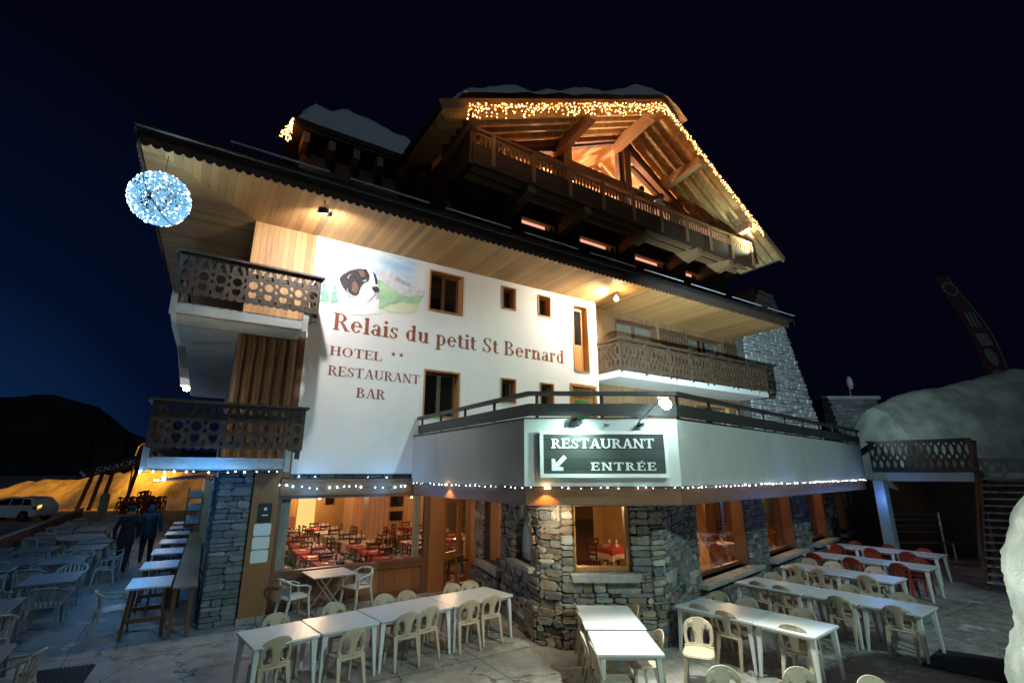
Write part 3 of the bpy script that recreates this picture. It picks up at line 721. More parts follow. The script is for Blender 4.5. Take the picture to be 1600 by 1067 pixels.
# top balcony
b = MB(); tz = 13.2
b.box(4.7, 19.35, -.95, .6, 12.28, 12.4); tb = b.build('top_balcony', M['gable_boards'], H)
b = MB(); b.box(4.7, 19.35, -1.05, -.95, 12.02, 12.72); b.build('apron_boards', M['gable_boards'], tb)
b = MB(); b.box(4.85, 19.3, -1.1, -.94, tz, tz + .06); b.box(4.85, 19.3, -1.05, -.99, tz - .14, tz - .08); b.build('handrail', M['chalet_beam'], tb)
b = MB(); x = 4.95
while x < 19.3: b.box(x, x + .07, -1.04, -1.0, 12.72, tz - .14); x += .155
b.build('balusters', M['chalet_beam'], tb)
b = MB()
for i in range(10): x = 5.4 + i * 1.54; b.box(x - .07, x + .07, -1.09, -.95, 12.1, tz + .02)
each(b, 'post', M['chalet_beam'], tb)
b = MB()
for x in (6.9, 9.3, 12.42, 15.45, 17.6): b.hexa([(x - .16, -1.0, 11.78), (x + .16, -1.0, 11.78), (x + .16, .7, 11.5), (x - .16, .7, 11.5), (x - .16, -1.0, 12.02), (x + .16, -1.0, 12.02), (x + .16, .7, 12.27), (x - .16, .7, 12.27)])
each(b, 'bracket_beam', M['chalet_beam'], tb)
b = MB()
for v in (-.55, -.1): b.box(4.8, 19.3, v - .06, v + .06, 12.1, 12.27)
each(b, 'joist', M['chalet_beam'], tb)
b = MB(); b.beam((4.75, -1.0, 12.3), (4.75, .6, 13.4), .2, .2); b.box(4.6, 4.8, -1.0, .6, 12.0, 13.25); b.build('end_screen', M['gable_side'], tb)
# dormer on the left part of the roof
b = MB(); b.box(.4, 4.6, 2.5, 6, 9.6, 13.2); dm = b.build('dormer', M['gable_side'], H)
b = MB(); b.box(.0, 4.6, 1.9, 6.4, 13.42, 13.6); b.build('dormer_roof', M['roof'], dm)
b = MB(); b.box(.02, 4.6, 1.95, 6.4, 13.32, 13.418); b.build('eaves_boarding', M['gable_boards'], dm)
b = MB()
for i in range(6): x = .45 + i * .78; b.beam((x, 1.98, 13.1), (x, 2.6, 13.0), .2, .42)
each(b, 'rafter_tail', M['chalet_beam'], dm)
tag(snowcap('roof_snow', .15, 4.3, 1.9, 6.2, lambda u: 13.6, 1.35, 9, 24, 14), 'rounded heap of snow on the small dormer roof at left', 'snow')

# ================================================================== TERRACE
TP = [(3.67, 0.0), (3.67, -5.2), (5.97, -6.67), (18.3, -4.45)]
def off_path(P, d):     # offset to the right-hand (outer) side by d (negative = inwards)
    out = []
    for i, p in enumerate(P):
        p = Vector(p); ns = []
        for a, b_ in ((i - 1, i), (i, i + 1)):
            if a < 0 or b_ >= len(P): continue
            t = (Vector(P[b_]) - Vector(P[a])).normalized(); ns.append(Vector((t.y, -t.x)))
        n = sum(ns, Vector((0, 0))).normalized(); k = d / max(.3, n.dot(ns[0])); out.append(tuple(p - n * k if False else p + n * k))
    return out
# path runs wall -> corner -> corner -> right; its outer side is on the right of travel (towards the camera)
def strip(mb, P, d0, d1, z0, z1, seg=None):
    A, B = off_path(P, d0), off_path(P, d1)
    for i in range(len(P) - 1):
        if seg is not None and i not in seg: continue
        a, b_, c, e = A[i], A[i + 1], B[i + 1], B[i]
        mb.hexa([(*a, z0), (*b_, z0), (*c, z0), (*e, z0), (*a, z1), (*b_, z1), (*c, z1), (*e, z1)])
b = MB(); b.prism([(3.75, .0), (3.75, -5.12), (5.99, -6.55), (18.3, -4.34), (25.6, -.8), (25.6, .39), (3.75, .39)][::-1] if False else [(3.75, .0), (3.75, -5.12), (5.99, -6.55), (18.3, -4.34), (25.6, -.8), (25.6, .39), (10.4, .39), (10.4, .0)], lambda a, c, t: (a, c, t), 2.81, 2.97)
ter = b.build('terrace', M['concrete'], H)
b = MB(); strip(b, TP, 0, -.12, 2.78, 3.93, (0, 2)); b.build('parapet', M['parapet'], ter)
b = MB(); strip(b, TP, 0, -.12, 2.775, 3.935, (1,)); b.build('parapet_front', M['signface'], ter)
b = MB(); strip(b, TP, .02, -.14, 3.935, 3.955); b.build('coping', M['black'], ter)
b = MB(); strip(b, TP, -.04, -.26, 2.46, 2.775); b.build('edge_beam', M['beam'], ter)
# terrace rail: flat top rail, broad middle board, steel posts
RT = [(3.74, -.1), (3.74, -5.24), (6.0, -6.68), (18.25, -4.5)]
b = MB(); strip(b, RT, .03, -.09, 4.36, 4.43); rl = b.build('terrace_rail', M['dark_rail'], ter)
b = MB(); strip(b, RT, -.01, -.05, 3.99, 4.21); b.build('middle_board', M['dark_rail'], rl)
b = MB()
def along(P, step, inset=.3):
    for i in range(len(P) - 1):
        a, c = Vector(P[i]), Vector(P[i + 1]); L = (c - a).length; n = max(1, round(L / step))
        for k in range(n + (i == len(P) - 2)):
            s = min(max(k / n * L, inset if k == 0 else 0), L - .05); yield a + (c - a) * s / L
for p in along(off_path(RT, -.07), 1.45, .12): b.box(p.x - .022, p.x + .022, p.y - .022, p.y + .022, 2.97, 4.37)
each(b, 'post', M['black'], rl)
# ================================================================== STONE GROUND FLOOR
J, F0, F1, QA, QB = Vector((5.84, .8)), Vector((4.55, -4.62)), Vector((6.34, -5.77)), Vector((8.42, -4.66)), Vector((25.5, -.9))
def wallseg(P, Q, holes, name='stone_wall', th=.35, mat='stone', z1=2.6, flare=.07, rh=(.05, .19), rw=(.10, .46), skip=None, extra=None, back='int_wood'):
    A = (Q - P); L = A.length; A.normalize(); N = Vector((A.y, -A.x))       # outward = right of travel
    fn = lambda a, c, t: (P.x + A.x * a - N.x * t, P.y + A.y * a - N.y * t, c)
    b = MB(); extrude_plate(b, plate(rect(0, L, 0, z1), (extra or []) + [rect(*h) for h in holes]), fn, 0, th)
    w = b.build(name, M['mortar'], H)
    b = MB(); A3, N3 = Vector((*A, 0)), Vector((*N, 0)); O = Vector((P.x, P.y, 0))
    rubble(b, O, A3, N3, 0, L, 0, z1, holes=holes, rh=rh, rw=rw, skip=skip)
    if flare: rubble(b, O + N3 * flare, A3, N3, -.02, L + .02, 0, .62, rh=rh, rw=rw, holes=[h for h in holes if h[2] < .7])
    b.build('stonework', M[mat], w); return w, A, N, fn
# left face with opening and arched niche (runs from the door jamb to the left corner)
nc, nr = 4.42, .47
niche = [(nc - nr, 1.25), (nc + nr, 1.25)] + [(nc + nr * cos(pi * k / 12), 1.62 + nr * sin(pi * k / 12)) for k in range(13)]
F0a, F0b, F1a, F1b = Vector((4.615, -4.348)), Vector((4.785, -4.771)), Vector((6.172, -5.662)), Vector((6.516, -5.676))
w1, A1, N1, fn1 = wallseg(J, F0a, [(1.5, 2.98, .86, 2.45)], skip=lambda a, z, w, h: (abs(a - nc) < nr + w * .42 and 1.2 < z < 1.62) or (z >= 1.62 - .02 and ((a - nc) ** 2 + (z - 1.62) ** 2) ** .5 < nr + .2), extra=[niche])
b = MB(); b.prism(niche, lambda a, c, t: fn1(a, c, t), .13, .20); b.build('niche_back', M['signface'], w1)
b = MB()
for k in range(9):     # voussoirs
    t0, t1 = pi * k / 9 + .03, pi * (k + 1) / 9 - .03; ro = nr + random.uniform(.18, .27) + (.08 if k == 4 else 0); tt = random.uniform(.05, .09)
    P = [(nc + r * cos(t), 1.62 + r * sin(t)) for r, t in ((nr, t0), (ro, t0 + .02), (ro, t1 - .02), (nr, t1))]
    b.prism(P, lambda a, c, t: fn1(a, c, t), -tt, .125)
for k in range(3):
    for s in (-1, 1):
        x0 = nc + s * nr; z0 = 1.25 + k * .125; b.prism([(x0, z0), (x0 + s * random.uniform(.13, .2), z0), (x0 + s * random.uniform(.13, .2), z0 + .11), (x0, z0 + .11)], lambda a, c, t: fn1(a, c, t), -.055, .125)
b.build('arch_stones', M['stone'], w1, bevel=.012)
b = MB(); b.prism([(nc - .62, 1.13), (nc + .66, 1.13), (nc + .66, 1.24), (nc - .62, 1.24)], lambda a, c, t: fn1(a, c, t), -.17, .125); b.build('niche_shelf', M['sill'], w1, bevel=.02)
b = MB(); b.prism([(1.2, .70), (3.05, .70), (3.05, .85), (1.2, .85)], lambda a, c, t: fn1(a, c, t), -.17, .3); b.build('sill', M['sill'], w1, bevel=.02)
b = MB(); b.prism(rect(1.5, 1.6, .86, 2.45), lambda a, c, t: fn1(a, c, t), .1, .34); b.prism(rect(2.86, 2.98, .86, 2.45), lambda a, c, t: fn1(a, c, t), .02, .34); b.prism(rect(1.6, 2.86, .86, .95), lambda a, c, t: fn1(a, c, t), .2, .3)
fr = b.build('window_frame', M['dark_frame'], w1); b = MB(); b.prism(rect(1.6, 2.86, .95, 2.45), lambda a, c, t: fn1(a, c, t), .25, .256); b.build('pane', M['glass'], fr)
# front face with picture window
wallseg(F0a, F0b, []); wallseg(F1a, F1b, [])
w2, A2, N2, fn2 = wallseg(F0b, F1a, [(.22, 1.29, 1.24, 2.43)])
b = MB(); b.prism([(.18, 1.08), (1.40, 1.08), (1.44, 1.23), (.14, 1.23)], lambda a, c, t: fn2(a, c, t), -.16, .3); b.build('sill', M['sill'], w2, bevel=.02)
b = MB()
for r in (rect(.22, .28, 1.24, 2.43), rect(1.22, 1.29, 1.24, 2.43), rect(.28, 1.22, 1.24, 1.31), rect(.28, 1.22, 2.38, 2.43)): b.prism(r, lambda a, c, t: fn2(a, c, t), .06, .26)
fr = b.build('window_frame', M['frame'], w2); b = MB(); b.prism(rect(.28, 1.22, 1.31, 2.38), lambda a, c, t: fn2(a, c, t), .16, .166); b.build('pane', M['glass'], fr)
# right face, then the long window wall
w3, *_ = wallseg(F1b, QA, [])
a_of = lambda u: (u - QA.x) / (QB - QA).normalized().x
WQ = [(9.0, 11.95), (13.42, 16.05), (17.8, 20.02), (21.7, 23.15)]
w4, A4, N4, fn4 = wallseg(QA, QB, [(a_of(p), a_of(q), .60, 2.6) for p, q in WQ], rw=(.14, .40))
for p, q in WQ:
    a, c = a_of(p), a_of(q)
    b = MB(); b.prism(rect(a - .35, c + .25, .50, .60), lambda x, z, t: fn4(x, z, t), -.34, .42); b.build('sill', M['sill'], w4, bevel=.015)
    b = MB(); b.prism(rect(a, a + .08, .6, 2.6), lambda x, z, t: fn4(x, z, t), .16, .30); b.prism(rect(c - .10, c, .6, 2.6), lambda x, z, t: fn4(x, z, t), -.01, .30); b.prism(rect(a + .08, c - .1, .6, .69), lambda x, z, t: fn4(x, z, t), .2, .3)
    fr = b.build('window_frame', M['dark_frame'], w4); b = MB(); b.prism(rect(a + .08, c - .10, .69, 2.6), lambda x, z, t: fn4(x, z, t), .25, .256); b.build('pane', M['glass'], fr)
# ================================================================== GROUND FLOOR FRONT
b = MB(); b.box(-.66, 0, .02, .5, 0, 3.07); b.box(0, 4.6, .12, .35, 2.8, 3.07); pw = b.build('stone_pillar', M['mortar'], H)
b = MB(); rubble(b, (-.66, .02, 0), (1, 0, 0), (0, -1, 0), 0, .66, 0, 3.05, rh=(.08, .17), rw=(.16, .42), d=(.02, .06)); rubble(b, (.5, .12, 0), (1, 0, 0), (0, -1, 0), 0, 3.2, 2.86, 3.05, rh=(.07, .1), rw=(.2, .4), d=(.02, .04)); b.build('stonework', M['stone_blue'], pw)
b = MB(); b.box(.02, .54, -.06, .4, 0, 2.98); op = b.build('oak_panel', M['oak_post'], H)
b = MB(); b.box(.10, .50, -.08, -.061, 0, .06)
b = MB(); b.box(.17, .43, -.10, -.061, 1.96, 2.36); mb_ = b.build('menu_box', M['black'], op)
b = MB(); b.prism(circ(.30, 2.24, .035, .035, 10), lambda a, c, t: (a, -.1 + t, c), -.008, -.003); b.box(.24, .36, -.107, -.103, 2.10, 2.125); b.build('emblem', M['paper'], mb_)
for z in (1.40, 1.67, 1.94):
    b = MB(); x0, x1, za, zb = .12, .46, z - .25, z; r = .025
    P = [(x0 + r, za), (x1 - r, za), (x1, za + r), (x1, zb - r), (x1 - r, zb), (x0 + r, zb), (x0, zb - r), (x0, za + r)]
    b.prism(P, lambda a, c, t: (a, -.062 - t, c), 0, .012); b.build('menu_sheet', M['paper'], op)
b = MB(); b.box(.56, 4.2, -.08, .1, 2.5, 2.86); b.build('window_beam', M['beam'], H)
b = MB(); b.box(.55, .63, .0, .16, .84, 2.5); b.box(4.1, 4.2, .0, .16, .84, 2.5); b.box(.63, 4.1, .0, .16, .84, .92); b.box(.63, 4.1, .0, .16, 2.43, 2.5)
bw = b.build('picture_window', M['dark_frame'], H); b = MB(); b.box(.63, 4.1, .08, .087, .92, 2.43); b.build('pane', M['glass'], bw)
b = MB(); b.box(.55, 4.2, .02, .3, 0.1, .84); pn = b.build('window_panel', M['panel_h'], H)
b = MB(); b.box(.55, 4.2, -.03, .02, .75, .838); b.box(.55, 4.2, -.02, .02, .13, .24); b.box(.55, .67, -.02, .02, .24, .75); b.box(4.05, 4.2, -.02, .02, .24, .75); b.build('panel_trim', M['dark_frame'], pn)
b = MB(); b.box(4.2, 4.62, -.1, .3, .0, 2.5); b.build('oak_post', M['oak_post'], H)
# entrance door set at an angle between post and stone jamb
P, Q = Vector((4.62, .12)), Vector((5.86, .82)); A = (Q - P).normalized(); N = Vector((A.y, -A.x)); L = (Q - P).length
fd = lambda a, c, t: (P.x + A.x * a - N.x * t, P.y + A.y * a - N.y * t, c)
b = MB(); hs = [rect(.24, .80, .95, 2.2), rect(.24, .80, .2, .78), rect(1.0, L - .12, .25, 2.25)]
extrude_plate(b, plate(rect(0, L, .1, 2.5), hs), fd, 0, .06); dr = b.build('entrance_door', M['frame'], H)
b = MB()
for h in hs: b.prism(h, lambda a, c, t: fd(a, c, t), .028, .034)
b.build('pane', M['glass'], dr)
b = MB(); b.tube([fd(.88, 1.02, 0), fd(.88, 1.02, -.06), fd(.76, 1.02, -.06)], .014, 8); b.build('handle', M['metal'], dr)
b = MB(); b.prism([(.0, .05), (4.62, .0), (5.9, .75), (5.3, -1.0), (4.4, -1.55), (.55, -1.25), (.55, -.07), (.0, -.07)], lambda a, c, t: (a, c, t), .0, .11)
tag(b.build('doorstep_pavement', M['ground']), kind='structure')

# ================================================================== DINING HALL
b = MB(); b.prism([(-.3, .5), (4.6, .4), (6.4, 1.2), (5.0, -4.2), (6.4, -5.3), (8.5, -4.2), (25.2, -.5), (25.2, 14), (-.3, 14)], lambda a, c, t: (a, c, t), .0, .02)
fl = b.build('dining_hall', M['int_floor'], H)
b = MB(); b.box(-.3, 25.2, 14, 14.2, 0, 2.75); b.box(-.5, -.3, .52, 14, 0, 2.75); b.box(25.2, 25.4, -.3, 14, 0, 2.75); b.build('hall_wall', M['yellow_wall'], fl)
b = MB(); b.prism([(-.3, .36), (6.0, .36), (5.0, -4.2), (6.4, -5.3), (8.5, -4.2), (25.2, -.5), (25.2, 14), (-.3, 14)], lambda a, c, t: (a, c, t), 2.70, 2.75); b.build('hall_ceiling', M['int_ceil'], fl)
b = MB(); b.box(4.45, 5.05, 5.9, 6.5, 0.02, 2.7); b.box(9.5, 10.2, 2, 2.6, .02, 2.7); b.box(15.5, 16.1, 3, 3.6, .02, 2.7); b.box(20.6, 21.1, 3, 3.6, .02, 2.7)
b.box(5.6, 5.9, -1.2, .6, .02, 2.7); each(b, 'pillar', M['int_wood'], fl)
b = MB(); b.box(5.2, 8.8, 10.5, 12, .02, 2.7); b.build('service_block', M['int_wood'], fl)
b = MB(); b.box(5.7, 6.2, 10.44, 10.49, 1.5, 2.3); b.box(6.9, 7.5, 10.44, 10.49, 1.5, 2.3); b.box(6.9, 7.5, 10.44, 10.49, .9, 1.3); b.box(2.0, 2.5, 13.95, 13.99, 1.3, 1.9); b.box(4.8, 5.2, 13.95, 13.99, 1.5, 2.0); b.box(.6, 1.1, 13.95, 13.99, 1.2, 2.0); each(b, 'framed_picture', M['dimglass'], fl)
b = MB(); b.box(8.9, 9.1, 11, 14, .02, 2.7); b.box(9.1, 12.5, 11.4, 12, .02, 2.7); b.build('fireplace', M['mortar'], fl)
b = MB(); b.box(12.0, 12.4, -2.6, 2.4, .02, 2.69); b.build('stone_partition', M['yellow_wall'], fl)
b = MB(); b.beam((12.4, -2.9, .3), (11.0, -2.1, 2.7), .22, .26); b.beam((17.0, -1.9, .3), (15.6, -1.2, 2.7), .22, .26); b.beam((20.6, -1.0, .3), (19.3, -.6, 2.7), .22, .26); each(b, 'raking_strut', M['int_wood'], fl)
b = MB()
for x0 in (.66, 3.86):     # curtains at each end of the window
    n = 14; w = .2; vs = []
    for i in range(n + 1): xx = x0 + w * i / n; yy = .24 + .03 * sin(i * 2.3); vs += [(xx, yy, .1), (xx, yy, 2.5)]
    b.add(vs, [(2 * i, 2 * i + 2, 2 * i + 3, 2 * i + 1) for i in range(n)])
each(b, 'curtain', M['curtain'], bw, smooth=True)
for x, y, p in ((2.2, 3.2, 55), (6.8, 4.0, 60), (3.6, 9.5, 90), (9.0, 8.0, 70), (3.9, 13.2, 45)):
    lamp('POINT', 'hall_light', (x, y, 2.35), p * 1.35, (1, .58, .28), .15)
for x, y, p in ((10.6, -2.3, 60), (14.6, -1.2, 60), (18.6, -.4, 60), (22.2, .4, 40), (6.6, -3.0, 26)):
    lamp('POINT', 'hall_light', (x, y, 2.3), p * 1.6, (1, .50, .16), .1)
for x, y in ((1.4, 5.0), (3.2, 8.0), (6.6, 7.2), (2.2, 11.5), (7.6, 3.6), (10.4, -1.9), (14.4, -.8), (18.6, -.1)):
    b = MB(); b.lathe((x, y, 2.08), [(0, .10), (.05, .10), (.15, 0), (.14, -.01), (0, .02)], 14); pd = b.build('pendant_shade', M['dark_frame'], fl, smooth=True)
    b = MB(); b.ico((x, y, 2.07), .055); b.build('bulb', M['warmbulb'], pd); b = MB(); b.tube([(x, y, 2.17), (x, y, 2.69)], .006, 5); b.build('cord', M['cable'], pd)
b = MB(); b.box(3.55, 4.35, 13.9, 13.99, .02, 2.05); b.build('lit_doorway', emis('lit_doorway', (1, .58, .16), .9), fl)
b = MB(); b.box(-.28, 5.1, 13.9, 13.99, .02, .9) if False else b.box(-.28, 3.5, 13.9, 13.99, .02, 1.0); b.box(-.29, -.22, .6, 13.9, .02, 1.0); each(b, 'wainscot', M['int_wood'], fl)

# ================================================================== LETTERING (stroke-built roman letters)
class Glyphs:
    def __init__(s, thick=.17, thin=.055, serif=.05, sw=.09): s.T, s.t, s.s, s.sw = thick, thin, serif, sw
    def stem(s, x, y0, y1, w=None, sb=True, st=True, sh=0):
        w = w or s.T; o = [[(x - w / 2, y0), (x + w / 2, y0), (x + w / 2, y1), (x - w / 2, y1)]]
        if sb: o += s.ser(x, y0, w, 1)
        if st is True: o += s.ser(x, y1, w, -1)
        elif st == 'flag': o += [[(x - w / 2 - s.sw, y1 - s.s * 1.6), (x - w / 2, y1 - s.s * 2.2), (x - w / 2 + .01, y1), (x - w / 2 - s.sw * .2, y1 - s.s * .5)]]
        return o
    def ser(s, x, y, w, d): k = w / 2 + s.sw; return [[(x - k, y), (x + k, y), (x + k, y + d * s.s), (x - k, y + d * s.s)][::d], [(x - k * .8, y + d * s.s), (x + k * .8, y + d * s.s), (x + w / 2, y + d * s.s * 2.2), (x - w / 2, y + d * s.s * 2.2)][::d]]
    def arc(s, cx, cy, rx, ry, a0, a1, n=None, T=None, tm=None):
        T = T or s.T; n = n or max(6, int(abs(a1 - a0) / 12)); o = []; P = []
        for i in range(n + 1):
            a = radians(a0 + (a1 - a0) * i / n); w = s.t + (T - s.t) * abs(cos(a)) ** 1.4
            if tm: w *= tm(i / n)
            P.append(((cx + (rx - w / 2) * cos(a) + w / 2 * cos(a), cy + (ry - w / 2) * sin(a) + w / 2 * sin(a) * (s.t / w if w > s.t else 1)), (cx + (rx - w / 2) * cos(a) - w / 2 * cos(a), cy + (ry - w / 2) * sin(a) - w / 2 * sin(a) - 0)))
        for p, q in zip(P, P[1:]): o.append([p[1], p[0], q[0], q[1]])
        return o
    def bar(s, x0, x1, y, w=None): w = w or s.t; return [[(x0, y - w / 2), (x1, y - w / 2), (x1, y + w / 2), (x0, y + w / 2)]]
    def line(s, x0, y0, x1, y1, w): return [[(x0 - w / 2, y0), (x0 + w / 2, y0), (x1 + w / 2, y1), (x1 - w / 2, y1)]]
    def g(s, c):
        T, t, X = s.T, s.t, .68; r = X / 2
        if c == ' ': return [], .30
        if c == '-': return s.bar(.04, .30, .36, T * .6), .34
        if c == 'R': return s.stem(.17, 0, 1) + s.arc(.34, .74, .30, .26, 90, -90) + s.bar(.17, .36, 1 - t / 2) + s.bar(.17, .36, .48 + t / 2) + s.line(.42, .49, .68, .0, T) + s.bar(.58, .84, s.s / 2, s.s), .80
        if c == 'B': return s.stem(.17, 0, 1) + s.arc(.34, .755, .27, .245, 90, -90) + s.bar(.17, .36, 1 - t / 2) + s.bar(.17, .40, .51 + t / 2) + s.arc(.38, .265, .32, .265, 90, -90) + s.bar(.17, .4, t / 2), .76
        if c == 'P': return s.stem(.17, 0, 1) + s.arc(.34, .73, .30, .27, 90, -90) + s.bar(.17, .36, 1 - t / 2) + s.bar(.17, .36, .46 + t / 2), .70
        if c == 'S': return s.arc(.33, .745, .25, .255, 25, 255, tm=lambda q: .55 + .6 * q) + s.line(.22, .585, .44, .42, T * 1.15) + s.arc(.33, .255, .27, .255, 80, -160, tm=lambda q: 1.1 - .5 * q) + s.line(.56, .68, .57, .99, t * .8) + s.line(.07, .02, .08, .33, t * .8), .66
        if c == 'H': return s.stem(.17, 0, 1) + s.stem(.68, 0, 1) + s.bar(.2, .66, .52), .88
        if c == 'O': return s.arc(.43, .5, .40, .515, 0, 360, 36), .88
        if c == 'C': return s.arc(.43, .5, .40, .515, 42, 318, 30) + s.line(.74, .66, .76, 1.0, t), .80
        if c == 'T': return s.stem(.40, 0, 1, st=False) + s.bar(.04, .76, 1 - t / 2, t * 1.2) + s.line(.05, .74, .05, 1, t) + s.line(.75, .74, .75, 1, t), .80
        if c in 'EÉ':
            o = s.stem(.17, 0, 1) + s.bar(.17, .62, 1 - t / 2, t * 1.2) + s.bar(.17, .64, t / 2, t * 1.2) + s.bar(.2, .50, .52) + s.line(.63, .74, .62, 1, t) + s.line(.66, 0, .64, .28, t) + s.line(.50, .40, .50, .64, t)
            if c == 'É': o += s.line(.34, 1.06, .50, 1.24, T * .6)
            return o, .72
        if c == 'L': return s.stem(.17, 0, 1) + s.bar(.17, .62, t / 2, t * 1.2) + s.line(.66, 0, .64, .32, t), .70
        if c == 'A': return s.line(.14, 0, .42, 1, t * 1.1) + s.line(.72, 0, .44, 1, T) + s.bar(.24, .62, .32) + s.bar(.0, .28, s.s / 2, s.s) + s.bar(.56, .88, s.s / 2, s.s), .86
        if c == 'U': return s.stem(.17, .3, 1, sb=False) + s.stem(.70, .3, 1, t * 1.3, sb=False) + s.arc(.435, .32, .35, .33, 180, 360, 16), .88
        if c == 'N': return s.stem(.15, 0, 1, t * 1.3) + s.stem(.72, 0, 1, t * 1.3) + s.line(.72, 0, .15, 1, T), .88
        if c == 'K': return s.stem(.17, 0, 1) + s.line(.28, .46, .66, 1, t * 1.4) + s.line(.68, 0, .40, .62, T) + s.bar(.56, .82, s.s / 2, s.s) + s.bar(.54, .78, 1 - s.s / 2, s.s), .80
        if c == 'e': return s.arc(.30, r, .28, r + .01, 0, 320, 24) + s.bar(.06, .56, r + .05, t), .60
        if c == 'l': return s.stem(.17, 0, 1, st='flag'), .32
        if c == 'i': return s.stem(.17, 0, X, st='flag') + [circ(.17, .90, .10, .10, 12)], .32
        if c == 'a': return s.stem(.43, .02, .48, sb=False, st=False) + s.arc(.30, .46, .215, .225, 0, 165, 12, tm=lambda q: 1 - .2 * q) + s.arc(.25, .20, .22, .205, 30, 330, 18) + s.bar(.40, .60, s.s / 2, s.s), .58
        if c == 's': return s.arc(.24, X * .73, .19, X * .27, 25, 250, tm=lambda q: .6 + .5 * q) + s.line(.16, X * .56, .32, X * .42, T * .95) + s.arc(.24, X * .27, .20, X * .27, 80, -155, tm=lambda q: 1.05 - .45 * q) + s.line(.42, X * .66, .42, X, t * .8) + s.line(.055, 0, .06, X * .34, t * .8), .48
        if c == 'd': return s.stem(.47, 0, 1, st='flag', sb=False) + s.bar(.40, .64, s.s / 2, s.s) + s.arc(.29, r, .25, r + .01, 35, 325, 22), .64
        if c == 'u': return s.stem(.17, .2, X, st='flag', sb=False) + s.stem(.50, 0, X, st='flag', sb=False) + s.bar(.44, .66, s.s / 2, s.s) + s.arc(.32, .22, .235, .23, 180, 330, 12), .66
        if c == 'p': return s.stem(.17, -.30, X, st='flag') + s.arc(.34, r, .26, r + .01, -145, 145, 22), .64
        if c == 't': return s.stem(.17, .1, .88, sb=False, st=False) + s.bar(.02, .36, X - t / 2, t * 1.2) + s.arc(.28, .16, .19, .17, 180, 320, 10), .40
        if c == 'r': return s.stem(.17, 0, X, st='flag') + s.arc(.33, .44, .22, .24, 170, 60, 8, T=T * .5) + [circ(.41, .57, .095, .095, 12)], .50
        if c == 'n': return s.stem(.17, 0, X, st='flag') + s.stem(.52, 0, .46, st=False) + s.arc(.375, .44, .235, .245, 0, 160, 12), .70
        return [], .4
    def text(s, mb, st, width, height, fn, t=.004, track=.04, smallcaps=None):
        x = 0; L = []
        for i, c in enumerate(st):
            k = 1 if not smallcaps or i == 0 or c in ' ' else smallcaps
            G, w = s.g(c); L += [(x, k, P) for P in G]; x += (w + track) * k
        sx = width / (x - track); n = 0
        for x0, k, P in L:
            n += 1; e = (n % 9) * .00035
            mb.prism([((x0 + px * k) * sx, py * k * height) for px, py in P], fn, -t - e, -.001)
RO = Glyphs(); SL = Glyphs(.19, .09, .10, .085); TH = Glyphs(.175, .062, .055, .07)
wallf = lambda u, z: (lambda a, c, t: (u + a, t, z + c))
for st, u, z, w, h, gl in (('Relais du petit St Bernard', 1.35, 6.51, 7.50, .455, TH), ('HOTEL', 1.34, 5.85, 1.34, .235, RO), ('RESTAURANT', 1.34, 5.34, 2.43, .245, RO), ('BAR', 2.08, 4.84, .75, .25, RO)):
    b = MB(); gl.text(b, st, w, h, wallf(u, z)); b.build('lettering', M['paint_red'], white)
b = MB()
for x in (2.98, 3.20):
    P = [(x + (.075 if k % 2 == 0 else .03) * cos(pi / 2 + k * pi / 5), 6.08 + (.075 if k % 2 == 0 else .03) * sin(pi / 2 + k * pi / 5)) for k in range(10)]
    b.prism(P, lambda a, c, t: (a, t, c), -.004, -.001)
b.build('stars', M['paint_red'], white)

# ================================================================== MURAL (painted on the wall)
def paint(name, a, b_, sc=9, seed=0): return noisy(name, a, b_, sc, (.8, .95), .03, .001, .3, .7)
WH = (.80, .81, .81)
def skypaint():
    m = nmat('mural_sky_wash', WH, .9); k = NT(m); xyz = k.sep(k.co()); n = k.noise(k.comb(k.math('MULTIPLY', xyz[0], 1), 0, k.math('MULTIPLY', xyz[2], 3.2)), 1.5, 5)
    fx = k.n('ShaderNodeMapRange', interpolation_type='SMOOTHSTEP'); k.l(xyz[0], fx.inputs[0]); fx.inputs[1].default_value = 1.2; fx.inputs[2].default_value = 3.0
    ex = k.n('ShaderNodeMapRange', interpolation_type='SMOOTHSTEP'); k.l(xyz[0], ex.inputs[0]); ex.inputs[1].default_value = 3.78; ex.inputs[2].default_value = 3.3
    fz = k.n('ShaderNodeMapRange', interpolation_type='SMOOTHSTEP'); k.l(xyz[2], fz.inputs[0]); fz.inputs[1].default_value = 7.75; fz.inputs[2].default_value = 8.5
    f = k.math('MULTIPLY', k.math('MULTIPLY', fx.outputs[0], ex.outputs[0]), fz.outputs[0])
    f = k.math('MULTIPLY', f, k.ramp(n, [(.35, (.35, .35, .35)), (.6, (1, 1, 1))]))
    k.l(k.mix(f, WH, (.34, .56, .80)), k.b.inputs['Base Color']); return m
mu = MB(); mu.box(.95, 3.82, -.004, -.001, 7.3, 8.93); mural = mu.build('mural', skypaint(), white)
def layer(name, poly, mat, lv, parent=mural, jit=0, fine=0):
    P = []
    for i, p in enumerate(poly):
        q = poly[(i + 1) % len(poly)]; P.append(p)
        if fine:
            n = max(1, int(math.dist(p, q) / fine))
            for k in range(1, n): P.append((p[0] + (q[0] - p[0]) * k / n + random.uniform(-jit, jit), p[1] + (q[1] - p[1]) * k / n + random.uniform(-jit, jit)))
    b = MB(); extrude_plate(b, plate(P, []), lambda a, c, t: (a, -.004 - .0012 * lv + t, c), -.0008, 0)
    return b.build(name, mat, parent)
